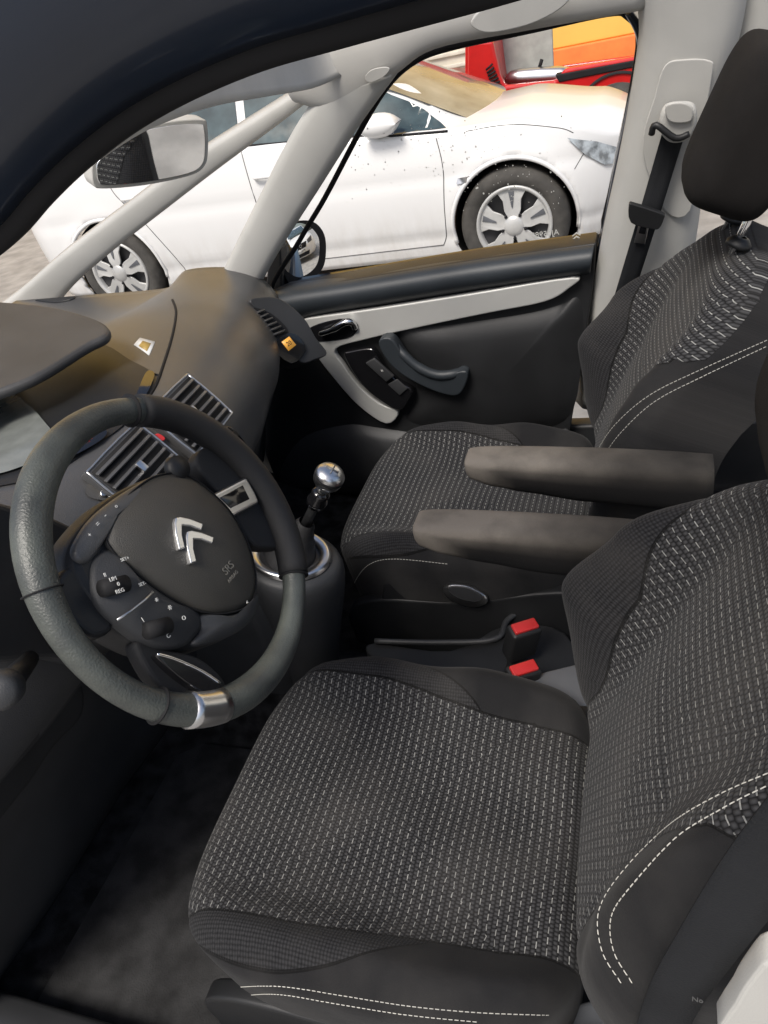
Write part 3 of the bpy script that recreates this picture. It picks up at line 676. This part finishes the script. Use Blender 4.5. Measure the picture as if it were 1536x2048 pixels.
dome("button_panel",[(222,1100),(262,1142),(312,1180),(360,1210),(398,1228),(400,1258),(368,1292),(320,1296),(262,1268),(212,1230),(186,1190),(182,1140),(196,1108)],.002,.014,DSH2,sw)
dome("upper_button_panel",[(150,1090),(185,1035),(240,990),(300,955),(328,948),(290,968),(250,1002),(220,1035),(206,1070),(196,1100),(175,1125),(152,1120)],.002,.008,DSH,sw)
dome("side_button_panel",[(400,1230),(455,1232),(495,1216),(512,1188),(518,1200),(505,1238),(465,1270),(405,1290),(385,1285),(402,1258)],.002,.010,DSH2,sw)
tube("panel_seam",[Wp(q.x,q.y,.0065) for q in cr([Vector((p[0]+(p[0]-365)*.012,p[1]+(p[1]-1090)*.012,0)) for p in pad],6,True)],.0010,RUB,sw,seg=6,closed=True)
for (u,v) in ((228,1172),(315,1256)):
    c=Wp(u,v,.014); tube("thumb_wheel",[c-wh*.012+wv*.008,c+wh*.012-wv*.008],.009,RUB,sw,seg=18)
tube("button_chrome_line",[Wp(u,v,.019) for u,v in [(234,1240),(262,1222),(290,1200),(306,1184)]],.0013,SAT,sw,seg=8)
def wt(s,u,v,sz,n=.017,rot=0,m=WHT):
    a=math.radians(rot); text("wheel_print",s,sz,Wp(u,v,n),wh*math.cos(a)+wv*math.sin(a),-wh*math.sin(a)+wv*math.cos(a),m,sw)
wt("LIM",226,1158,.0058,.024,-28); wt("0",237,1168,.0058,.024,-28); wt("REG",240,1182,.0058,.024,-28)
wt("SET+",250,1118,.005,.0175,-28); wt("SET-",285,1168,.005,.0185,-28); wt("II",210,1150,.0058,.0165,-28)
wt("*",316,1202,.010,.0185); wt("*",343,1218,.012,.018); wt("O",368,1236,.0065,.0165); wt("/",286,1240,.0075,.0175); wt("C",337,1272,.0065,.0145); wt("<",495,1205,.0065,.0135)
wt("=",196,1048,.008,.0115,0); wt("-",210,1030,.009,.0115); wt("+",180,1070,.0065,.0105); wt("o",232,1012,.006,.0105)
SRS=mat("embossed_print",(.13,.125,.11),.5)
wt("SRS",457,1136,.0130,.0250,-6,SRS); wt("AIRBAG",466,1153,.0062,.0240,-6,SRS)
ec=Wp(376,1070,.0270)
def E(h,v,n=0):
    a=math.radians(-5); hh=wh*math.cos(a)+wv*math.sin(a); vv=-wh*math.sin(a)+wv*math.cos(a); return ec+hh*h+vv*v+wn_*n
for dv in (.0095,-.0105):
    P=[E(-.0255,-.013+dv,-.004),E(-.015,.002+dv,-.004),E(-.006,.0115+dv,-.004),E(0,.0145+dv,-.004),E(.006,.0115+dv,-.004),E(.015,.002+dv,-.004),E(.0255,-.013+dv,-.004),E(.0175,-.0165+dv,-.004),E(.009,-.004+dv,-.004),E(.0,.0035+dv,-.004),E(-.009,-.004+dv,-.004),E(-.0175,-.0165+dv,-.004)]
    prism("chevron_emblem",P,wn_*.0075,EMB,sw,bevel=.0014)
prism("spoke",cr([Wp(u,v,-.004) for u,v in [(392,925),(430,890),(500,945),(560,1020),(585,1085),(520,1095),(488,1060),(455,1005)]],4,True),-wn_*.022,LEA2,sw,bevel=.008)
prism("spoke_insert",[Wp(u,v,.006) for u,v in [(418,992),(494,953),(512,985),(520,1005),(462,1036),(440,1012)]],-wn_*.012,SAT,sw,bevel=.004)
prism("spoke_insert_recess",[Wp(u,v,.007) for u,v in [(440,995),(486,970),(500,998),(462,1016)]],-wn_*.003,GLB,sw,bevel=.001)
prism("spoke",cr([Wp(u,v,-.004) for u,v in [(270,1280),(330,1296),(400,1315),(450,1360),(455,1400),(420,1415),(350,1395),(300,1350)]],4,True),-wn_*.022,LEA2,sw,bevel=.008)
ins=[(314,1308),(350,1318),(400,1340),(440,1366),(444,1385),(420,1388),(385,1372),(345,1342)]
prism("spoke_insert",cr([Wp(u,v,.008) for u,v in ins],3,True),-wn_*.014,GLB,sw,bevel=.004)
tube("spoke_insert_edge",cr([Wp(u,v,.009) for u,v in [(314,1308),(350,1318),(400,1340),(440,1366)]],5),.0018,CHR,sw,seg=8)
tube("rim_chrome_clasp",[W(RR*math.cos(t),RR*math.sin(t)) for t in [math.radians(a) for a in range(-143,-127,3)]],.0199,SAT,sw,seg=24,up=wn_)
prism("spoke",cr([Wp(u,v,-.004) for u,v in [(150,1130),(190,1190),(230,1250),(190,1275),(140,1235),(110,1170)]],4,True),-wn_*.022,BLK,sw,bevel=.008)
lathe("column_knob",[(0,0),(.012,0),(.016,.006),(.014,.016),(0,.018)],Wp(345,942,-.005),wn_,BLK,sw,seg=20)
st=thing("control_stalk","black control stalk on steering column","",tuple(pt(20,1340,.82)),None,car)
a=pt(60,1318,.86); b=pt(10,1375,.72)
tube("stalk_shaft",[a,b],[.010,.014],BLK,st); lathe("stalk_knob",[(0,-.01),(.016,-.01),(.019,0),(.018,.02),(.012,.026),(0,.026)],b,(b-a),DSH2,st,seg=24)
for (u,v) in ((35,1830),(105,1640),(60,1700)):
    p=pz(u,v,.48); pd=thing("pedal","dark rubber foot pedal","",tuple(p),"foot pedals",car)
    box("pedal_pad",p,Vector((.014,0,.035)),Vector((0,.035,0)),Vector((.006,0,-.002)),DSH,pd,bevel=.004); tube("pedal_arm",[p,p+Vector((-.12,0,.22))],.007,DSH2,pd)
# ------------------------------------------------------------------ rear-view mirror
rc=pt(300,300,1.02)
rm=thing("rear_view_mirror","light grey framed rear view mirror hanging under windscreen header","",tuple(rc),None,car)
rn=Vector((.80,-.58,-.24)).normalized(); rb=pt(300,308,1.02)
def rv(u,v,o=0): return pp(u,v,rb+rn*o,rn)
hs=[(184,350),(187,325),(218,296),(270,260),(340,243),(404,239),(415,250),(417,300),(410,332),(380,352),(290,371),(205,378),(188,370)]
prism("mirror_housing",cr([rv(u,v) for u,v in hs],4,True),-rn*.03,GRY,rm,bevel=.008)
cx,cy=302,308
prism("mirror_face",cr([rv(cx+(u-cx)*.93,cy+(v-cy)*.88,.001) for u,v in hs],4,True),rn*.002,MIRM,rm,bevel=.0008)
tube("mirror_mount",[rb-rn*.02,rb-rn*.05+Vector((0,0,.07))],.012,GRY,rm)
# ------------------------------------------------------------------ seat belts
sb=thing("seat_belt","black seat belt webbing on grey height adjuster at door pillar","",tuple(wp(1360,240,.13)),"seat belts",car)
def strap(name,pts,w,m,par,side):
    rows=[[p-side*w,p-side*w*.3+Vector((0,-.001,0)),p+side*w*.3+Vector((0,-.001,0)),p+side*w] for p in pts]
    return loft(name,rows,m,par,solid=.0016)
P=cr([wp(1352,250,.125),wp(1325,340,.12),wp(1298,430,.13),wp(1270,520,.125),wp(1240,620,.12),wp(1205,760,.11)],6)
strap("belt_strap",P,.0235,BELT,sb,Vector((1,0,.25)).normalized())
prism("belt_adjuster",cr([wp(u,v,.11) for u,v in [(1318,235),(1330,205),(1365,198),(1390,205),(1392,240),(1375,268),(1345,275),(1325,262)]],4,True),-WN*.03,GRY,sb,bevel=.010)
prism("adjuster_button",cr([wp(u,v,.14) for u,v in [(1330,212),(1345,203),(1370,203),(1385,215),(1380,240),(1340,240)]],4,True),-WN*.008,GRY,sb,bevel=.004)
tube("belt_guide",cr([wp(1303,268,.135),wp(1312,250,.14),wp(1350,276,.145),wp(1378,268,.14)],4),.006,BLK,sb)
prism("belt_tongue",cr([wp(u,v,.14) for u,v in [(1258,405),(1270,404),(1325,422),(1328,432),(1318,452),(1302,452),(1262,440)]],3,True),-WN*.012,BLK,sb,bevel=.004)
prism("tongue_plate",[wp(u,v,.135) for u,v in [(1278,446),(1298,450),(1290,487),(1268,484)]],-WN*.003,SAT,sb,bevel=.001)
prism("tongue_slot",[wp(u,v,.139) for u,v in [(1281,453),(1293,455),(1290,468),(1277,466)]],-WN*.001,RUB,sb,bevel=0)
sb2=thing("seat_belt","dark seat belt webbing lying beside the near seat back","",tuple(py(1350,2000,.26)),"seat belts",car)
P=cr([py(1300,2120,.27),py(1345,2000,.26),py(1420,1880,.25),py(1520,1740,.24),py(1640,1600,.235)],6)
strap("belt_strap",P,.022,BELT,sb2,Vector((.62,0,-.45)).normalized())
text("belt_print","No",.006,py(1395,2000,.249),Vector((1,0,.0)),Vector((0,.3,1)),DIM,sb2)
prism("pillar_foot_trim",cr([py(u,v,.235) for u,v in [(1440,2080),(1470,2010),(1500,1962),(1540,1925),(1600,1960),(1600,2100)]],3,True),(0,.02,0),GRY,body,bevel=.006)
prism("sill_trim",cr([pz(u,v,.50) for u,v in [(1085,2080),(1095,2030),(1180,2000),(1260,1995),(1290,2030),(1260,2090)]],3,True),(0,0,-.03),GP,body,bevel=.006)
# ------------------------------------------------------------------ outside
g=mk("ground",[Vector((-200,-200,0)),Vector((200,-200,0)),Vector((200,200,0)),Vector((-200,200,0))],[[0,1,2,3]],ASP,None,False); g["kind"]="structure"
wc=thing("parked_car","white hatchback parked alongside with silver wheel covers and muddy lower doors","car",(-2.2,5.3,0),"parked cars")
YS=4.47
BL=[(-4.45,.98),(-3.4,1.02),(-2.26,.957),(-1.5,.90),(-1.05,.872),(-.74,.868),(-.45,.80),(-.2,.70),(0,.60),(.12,.50)]
RF=[(-4.45,1.0),(-4.2,1.25),(-3.7,1.45),(-2.7,1.50),(-2.1,1.42),(-1.48,1.13),(-1.02,.89),(-.7,.90),(-.3,.82),(-.05,.70),(.12,.54)]
NX=230; xs=[-4.45+(4.57)*k/NX for k in range(NX+1)]
zsn=26; rows=[]
for x in xs:
    bz=interp(x,BL); rz=max(bz+.01,interp(x,RF)); r=[]
    nose=.75*max(0,(x+.62)/.74)**2.2+.35*max(0,(-4.0-x)/.45)**2
    for k in range(zsn+1):
        t=k/zsn; z=.17+(bz-.17)*t
        dy=.06*(1-t)**3+.04*t**3-.012*math.sin(math.pi*t)+.010*math.exp(-((z-.30)/.03)**2)+.007*math.exp(-((z-(.66+.03*(x+2)*-.6))/.035)**2)
        for ax_ in (-.775,-3.60):
            d_=math.hypot(x-ax_,z-.33); dy-=.008*math.exp(-((d_-.38)/.045)**2)
        r.append(Vector((x,YS+dy+nose*(1-.25*t),z)))
    gh=max(0,rz-bz)
    for a,b in ((.05,.0),(.10,.12),(.17,.45),(.24,.78),(.32,.95),(.55,1.02),(.9,1.05)):
        if gh<.12: zz=bz+gh*min(1,b*1.1)**.6
        else: zz=bz+gh*b
        r.append(Vector((x,YS+.04+a+nose*.75*(1-a),zz)))
    rows.append(r)
vs=[p for r in rows for p in r]; nc=len(rows[0]); fs=[]
for ax_ in (-.775,-3.60):
    for v in vs:
        d_=math.hypot(v.x-ax_,v.z-.33)
        if abs(d_-.365)<.014 and v.z<.8 and d_>1e-3:
            v.x=ax_+(v.x-ax_)/d_*.365; v.z=.33+(v.z-.33)/d_*.365
for i in range(NX):
    for j in range(nc-1):
        q=[i*nc+j,(i+1)*nc+j,(i+1)*nc+j+1,i*nc+j+1]; c=sum((vs[k] for k in q),Vector())/4
        if any(math.hypot(c.x-a_,c.z-.33)<.362 for a_ in (-.775,-3.60)) and j<zsn: continue
        fs.append(q)
wb=mk("body",vs,fs,WCAR,wc,True); x_=wb.modifiers.new('s','SOLIDIFY'); x_.thickness=.012; x_.offset=0
bvW=bvh_of(wb)
def csurf(x,z,o=.004):
    l,n,i,d=bvW.ray_cast(Vector((x,3.0,z)),Vector((0,1,0)))
    if l is None: return Vector((x,YS+.2,z))
    return l+Vector((0,-o,0))
def cpanel(name,XZ,m,o=.004):
    bm=bmesh.new(); V=[bm.verts.new((x,0,z)) for x,z in XZ]; f=bm.faces.new(V)
    bmesh.ops.triangulate(bm,faces=[f])
    for _ in range(4): bmesh.ops.subdivide_edges(bm,edges=[e for e in bm.edges if e.calc_length()>.06],cuts=1,use_grid_fill=True); bmesh.ops.triangulate(bm,faces=bm.faces)
    for v in bm.verts: v.co=csurf(v.co.x,v.co.z,o)
    me=bpy.data.meshes.new(name); bm.to_mesh(me); bm.free(); me.materials.append(m)
    me.polygons.foreach_set('use_smooth',[True]*len(me.polygons))
    return add(bpy.data.objects.new(name,me),wc)
cpanel("side_window",[(-1.12,.885),(-1.20,.935),(-1.36,1.03),(-1.55,1.12),(-1.60,1.12),(-1.60,.915),(-1.4,.90)],DGLS,.008)
cpanel("side_window",[(-1.64,.925),(-1.64,1.14),(-1.9,1.27),(-2.2,1.36),(-2.38,1.38),(-2.38,.98)],DGLS,.008)
cpanel("side_window",[(-2.44,.985),(-2.44,1.38),(-2.9,1.40),(-3.25,1.36),(-3.45,1.08),(-3.3,1.04)],DGLS,.008)
def cline(name,XZ,r=.004,m=RUB,o=.0):
    tube(name,[csurf(p.x,p.z,o) for p in cr([Vector((x,0,z)) for x,z in XZ],8)],r,m,wc,seg=6)
GAP=mat("panel_gap_shadow",(.10,.10,.10),.8)
cline("door_gap",[(-1.17,.85),(-1.15,.7),(-1.17,.5),(-1.19,.32),(-1.22,.25)],.003,GAP)
cline("door_gap",[(-2.40,.96),(-2.38,.6),(-2.40,.26)],.003,GAP)
cline("door_gap",[(-3.42,1.0),(-3.40,.85),(-3.25,.65),(-3.12,.4),(-3.08,.26)],.003,GAP)
cline("door_gap",[(-1.22,.25),(-2.4,.25),(-3.08,.26)],.003,GAP)
cline("bonnet_gap",[(-1.0,.86),(-.74,.855),(-.5,.80),(-.42,.76)],.0025,GAP)
cline("bumper_gap",[(-.42,.58),(-.36,.66),(-.33,.70)],.0025,GAP)
cline("window_trim",[(-1.10,.875),(-1.5,.905),(-2.26,.965),(-3.3,1.03)],.007,RUB)
cpanel("side_repeater",[(-1.08,.60),(-.96,.605),(-.955,.635),(-1.07,.63)],SAT,.010)
cpanel("headlight",[(-.45,.745),(-.30,.69),(-.15,.60),(-.13,.54),(-.26,.56),(-.36,.64)],mat("headlight_glass",(.30,.33,.35),.08,vs=25,var=.5,coat=.6),.014)
rows=[]
for t in [k/8 for k in range(9)]:
    rows.append([Vector((-1.02-1.0*t+.12*(1-((s-.5)*2)**2),YS+.24+.08*t+(1.12-.16*t)*s,.89+.48*t)) for s in [j/8 for j in range(9)]])
loft("windscreen",rows,mat("windscreen_reflection_tint",(.22,.22,.19),.10,var=.4,vs=3,coat=.4),wc)  # pale warm tone in the colour stands in for sunlit reflections on the glass
mr=csurf(-1.5,.93); mrows=[]
for k,(a_,h_) in enumerate([(-.005,.005),(.0,.04),(.03,.062),(.10,.068),(.16,.055),(.19,.02),(.195,.002)]):
    mrows.append([Vector((mr.x-.08+a_*1.1,mr.y-.13+.07*math.cos(t),mr.z+.04+h_*math.sin(t))) for t in [2*math.pi*j/20 for j in range(20)]])
loft("wing_mirror",mrows,WCAR,wc,closed=True,sub=1)
tube("mirror_stem",[Vector((mr.x,mr.y+.02,mr.z-.02)),Vector((mr.x,mr.y-.10,mr.z-.01))],.02,RUB,wc)
for hx in (-2.25,-3.25):
    tube("door_handle",cr([csurf(hx-.09,.80,.0),csurf(hx-.07,.805,.03),csurf(hx+.07,.80,.03),csurf(hx+.09,.80,0)],5),.012,WCAR,wc)
for ax_ in (-.775,-3.60):
    cen=Vector((ax_,YS+.02,.325))
    # rolled arch lip following the body side
    lip=[]
    for k in range(49):
        t=math.radians(-12+204*k/48); X_=ax_+.378*math.cos(t); Z_=.33+.378*math.sin(t)
        s_=csurf(X_,Z_,0.0); lip.append(Vector((ax_+.366*math.cos(t),s_.y+.002,.33+.366*math.sin(t))))
    tube("arch_lip",lip,.013,WCAR,wc,seg=10,up=Vector((0,1,0)))
    w=thing("wheel",None,"",tuple(cen),None,wc)
    lathe("tyre",[(.215,.0),(.235,-.025),(.27,-.03),(.305,-.018),(.318,.01),(.318,.17),(.30,.2),(.2,.2)],cen,(0,1,0),TYR,w,seg=64)
    lathe("rim",[(.218,-.02),(.210,-.012),(.203,.010),(.19,.020),(.0,.03)],cen,(0,1,0),WELL,w,seg=64)
    lathe("rim_lip",[(.224,-.005),(.222,-.026),(.208,-.026),(.198,-.008),(.195,.01)],cen,(0,1,0),RIMM,w,seg=64)
    for s_ in range(5):
        th=2*math.pi*s_/5+math.pi/2
        def pc(r,a,y): return cen+Vector((math.cos(th+a)*r,y,math.sin(th+a)*r))
        vs_=[pc(.05,-.62,-.030),pc(.05,.62,-.030),pc(.10,.50,-.026),pc(.15,.36,-.018),pc(.206,.42,-.008),pc(.208,.2,-.009),pc(.208,.0,-.010),pc(.208,-.2,-.009),pc(.206,-.42,-.008),pc(.15,-.36,-.018),pc(.10,-.50,-.026)]
        prism("spoke",vs_,(0,.016,0),RIMM,w,bevel=.004)
        prism("spoke_groove",[pc(.105,.03,-.030),pc(.19,.09,-.015),pc(.19,-.09,-.015),pc(.105,-.03,-.030)],(0,.004,0),GP,w,bevel=.001)
    lathe("hub_cap",[(0,-.038),(.025,-.038),(.032,-.034),(.056,-.032),(.060,-.022),(.06,.0)],cen,(0,1,0),RIMM,w,seg=36)
    for s_ in range(5):
        th=2*math.pi*s_/5+math.pi/2+math.pi/5
        lathe("wheel_nut",[(0,-.010),(.009,-.010),(.010,0),(.010,.01)],cen+Vector((math.cos(th)*.07,-.026,math.sin(th)*.07)),(0,1,0),RUB,w,seg=12)
    lathe("wheel_arch_liner",[(.360,.03),(.360,.30),(0,.30)],cen,(0,1,0),RUB,wc,seg=48)
flat("underbody",[Vector((-4.3,4.6,.2)),Vector((.0,4.8,.2)),Vector((.0,6.0,.2)),Vector((-4.3,6.0,.2))],RUB,wc)
# second white car, behind, seen in the door mirror
w2=thing("parked_car","white crossover with dark grille parked behind, seen in door mirror","car",(5.6,2.0,0),"parked cars")
FX=4.1; yc=2.0
rows=[]
for z,xo,wd in [(.22,.12,.80),(.35,.0,.88),(.60,-.02,.90),(.78,.05,.88),(.95,.22,.84),(1.05,1.0,.80),(1.12,1.15,.76),(1.50,1.9,.62),(1.58,2.4,.60),(1.58,3.9,.60)]:
    rows.append([Vector((FX+xo+.35*abs(s)**3,yc+wd*s,z)) for s in [-1+2*k/16 for k in range(17)]]+[Vector((FX+4.2,yc+wd,z)),Vector((FX+4.2,yc-wd,z))])
loft("body",rows,WCAR,w2,closed=True)
def fq(y,z,o=.0): return Vector((FX-.03+.35*abs((y-yc)/.88)**3-o,y,z))
prism("grille",[fq(yc+a,b,.01) for a,b in [(-.38,.80),(.38,.80),(.30,.60),(-.30,.60)]],(-.02,0,0),RUB,w2,bevel=.01)
prism("lower_grille",[fq(yc+a,b,.01) for a,b in [(-.45,.42),(.45,.42),(.38,.28),(-.38,.28)]],(-.02,0,0),RUB,w2,bevel=.01)
for sg in (-1,1): prism("headlight",[fq(yc+sg*a,b,.02) for a,b in [(.42,.82),(.75,.90),(.72,.70),(.45,.68)]],(-.03,0,0),GP,w2,bevel=.01)
lathe("badge",[(.05,0),(.065,-.01),(.05,-.015),(.05,0)],fq(yc,.71,.04),(1,0,0),CHR,w2,seg=24)
prism("number_plate",[fq(yc+a,b,.035) for a,b in [(-.26,.57),(.26,.57),(.26,.46),(-.26,.46)]],(-.008,0,0),WHT,w2,bevel=0)
text("plate_text","BM817YE",.10,fq(yc,.515,.046),Vector((0,-1,0)),Vector((0,0,1)),RUB,w2)
prism("windscreen",[Vector((FX+1.17,yc-.62,1.16)),Vector((FX+1.17,yc+.62,1.16)),Vector((FX+1.80,yc+.54,1.47)),Vector((FX+1.80,yc-.54,1.47))],(-.02,0,.03),DGLS,w2,bevel=.01)
# red pickup
YP=7.0
pk=thing("pickup_truck","red pickup truck with open load bed","pickup truck",(-1.0,7.6,0))
def pu(u,v,o=0): return py(u,v,YP-o)
prism("body",[pu(u,v) for u,v in [(935,85),(985,82),(1000,150),(1010,172),(1110,162),(1130,138),(1262,115),(1420,92),(1420,330),(935,330)]],(0,.08,0),REDC,pk,bevel=.02)
prism("cab",[pu(u,v,-.1) for u,v in [(930,60),(985,60),(1000,170),(940,330),(700,330),(700,190),(930,190)]],(0,1.5,0),REDC,pk,bevel=.01)
prism("cab_roof",[pu(u,v,-.1) for u,v in [(740,-20),(985,-20),(985,20),(930,60),(800,60)]],(0,1.5,0),REDC,pk,bevel=.02)
prism("load_bed",[pu(u,v,-1.5) for u,v in [(985,150),(1420,90),(1420,330),(985,330)]],(0,.05,0),REDC,pk,bevel=.02)
prism("bed_rail",[pu(u,v,.01) for u,v in [(1110,150),(1262,122),(1420,98),(1420,112),(1262,136),(1118,165)]],(0,.12,0),RUB,pk,bevel=.01)
prism("side_crease",[pu(u,v,.01) for u,v in [(1130,205),(1270,178),(1270,186),(1130,213)]],(0,.03,0),RUB,pk,bevel=.003)
for k in range(7):
    tube("side_louvre",[pu(972+2*k,140+6*k,.02),pu(985+3*k,128+7*k,.02)],.008,RUB,pk)
prism("load_panel",[pu(u,v,-.5) for u,v in [(992,70),(1015,58),(1104,48),(1108,155),(1000,168)]],(0,.04,0),mat("grey_panel",(.36,.37,.34),.7),pk,bevel=.01)
tk=thing("gas_tank","dull metal tank lying in the pickup load bed","tank",tuple(pu(1070,160,-.35)))
ta,tb=pu(1010,158,-.35),pu(1150,150,-.35)
tube("tank_shell",[ta.lerp(tb,t) for t in (0,.02,.08,.2,.5,.8,.92,.98,1)],[.01,.03,.06,.075,.08,.075,.06,.03,.01],SAT,tk,seg=24)
tube("tank_valve",[ta.lerp(tb,.5)+Vector((0,0,.06)),ta.lerp(tb,.55)+Vector((0,0,.13))],.015,RUB,tk)
prism("tail_lamp",[pu(u,v,.03) for u,v in [(1390,130),(1418,126),(1418,220),(1390,220)]],(0,.05,0),RED,pk,bevel=.01)
for u in (1235,850):
    c_=pu(u,300,0); lathe("wheel",[(0,-.02),(.15,-.02),(.2,-.04),(.27,-.04),(.30,0),(.30,.18),(0,.18)],Vector((c_.x,c_.y-.02,.30)),(0,1,0),TYR,pk,seg=40)
    lathe("wheel_arch",[(.34,-.012),(.36,-.012),(.36,.02),(.34,.02)],Vector((c_.x,c_.y,.32)),(0,1,0),RUB,pk,seg=40)
bd=thing("yellow_building","yellow building with orange base and cream roller shutters","building",(-8,10.7,0))
prism("wall",[Vector((-24,10.5,.55)),Vector((1,10.5,.55)),Vector((1,10.5,9)),Vector((-24,10.5,9))],(0,.4,0),YEL,bd,bevel=.02)  # upper wall, out of view, made tall so the dashboard reflects its yellow
prism("side_wall",[Vector((1.005,10.52,0)),Vector((14,10.52,0)),Vector((14,10.52,7)),Vector((1.005,10.52,7))],(0,.4,0),CRM,bd,bevel=.02)  # unseen stretch, coloured cream to keep yellow out of the chrome emblem's reflection
prism("base_band",[Vector((-24,10.46,0)),Vector((1,10.46,0)),Vector((1,10.46,.55)),Vector((-24,10.46,.55))],(0,.4,0),ORG,bd,bevel=.02)
for x0 in (-5.4,-9.6,-13.8):
    prism("roller_shutter",[Vector((x0,10.40,0)),Vector((x0+3.4,10.40,0)),Vector((x0+3.4,10.40,2.6)),Vector((x0,10.40,2.6))],(0,.05,0),SHUT,bd,bevel=.01)
    for k in range(20):
        box("shutter_rib",(x0+1.7,10.385,.08+.13*k),Vector((1.68,0,0)),Vector((0,.012,0)),Vector((0,0,.02)),SHUT,bd,bevel=.004)
# ------------------------------------------------------------------ light
w=bpy.data.worlds.new("World"); S.world=w; w.use_nodes=True; t=w.node_tree
sk=t.nodes.new('ShaderNodeTexSky'); sk.sky_type='NISHITA'; sk.sun_disc=False
sd=Vector((-.12,-.52,.80)).normalized()
sk.sun_elevation=math.asin(sd.z); sk.sun_rotation=math.atan2(sd.x,sd.y); sk.air_density=1.0; sk.dust_density=4
t.links.new(sk.outputs[0],t.nodes['Background'].inputs[0]); t.nodes['Background'].inputs[1].default_value=.15
sl=bpy.data.lights.new("sun",'SUN'); sl.energy=3.4; sl.angle=math.radians(20); sl.color=(1,.96,.90)
so=bpy.data.objects.new("sun",sl); COL.objects.link(so); so.rotation_euler=(-sd).to_track_quat('-Z','Y').to_euler()
S.view_settings.view_transform='Standard'; S.view_settings.look='None'; S.view_settings.exposure=0
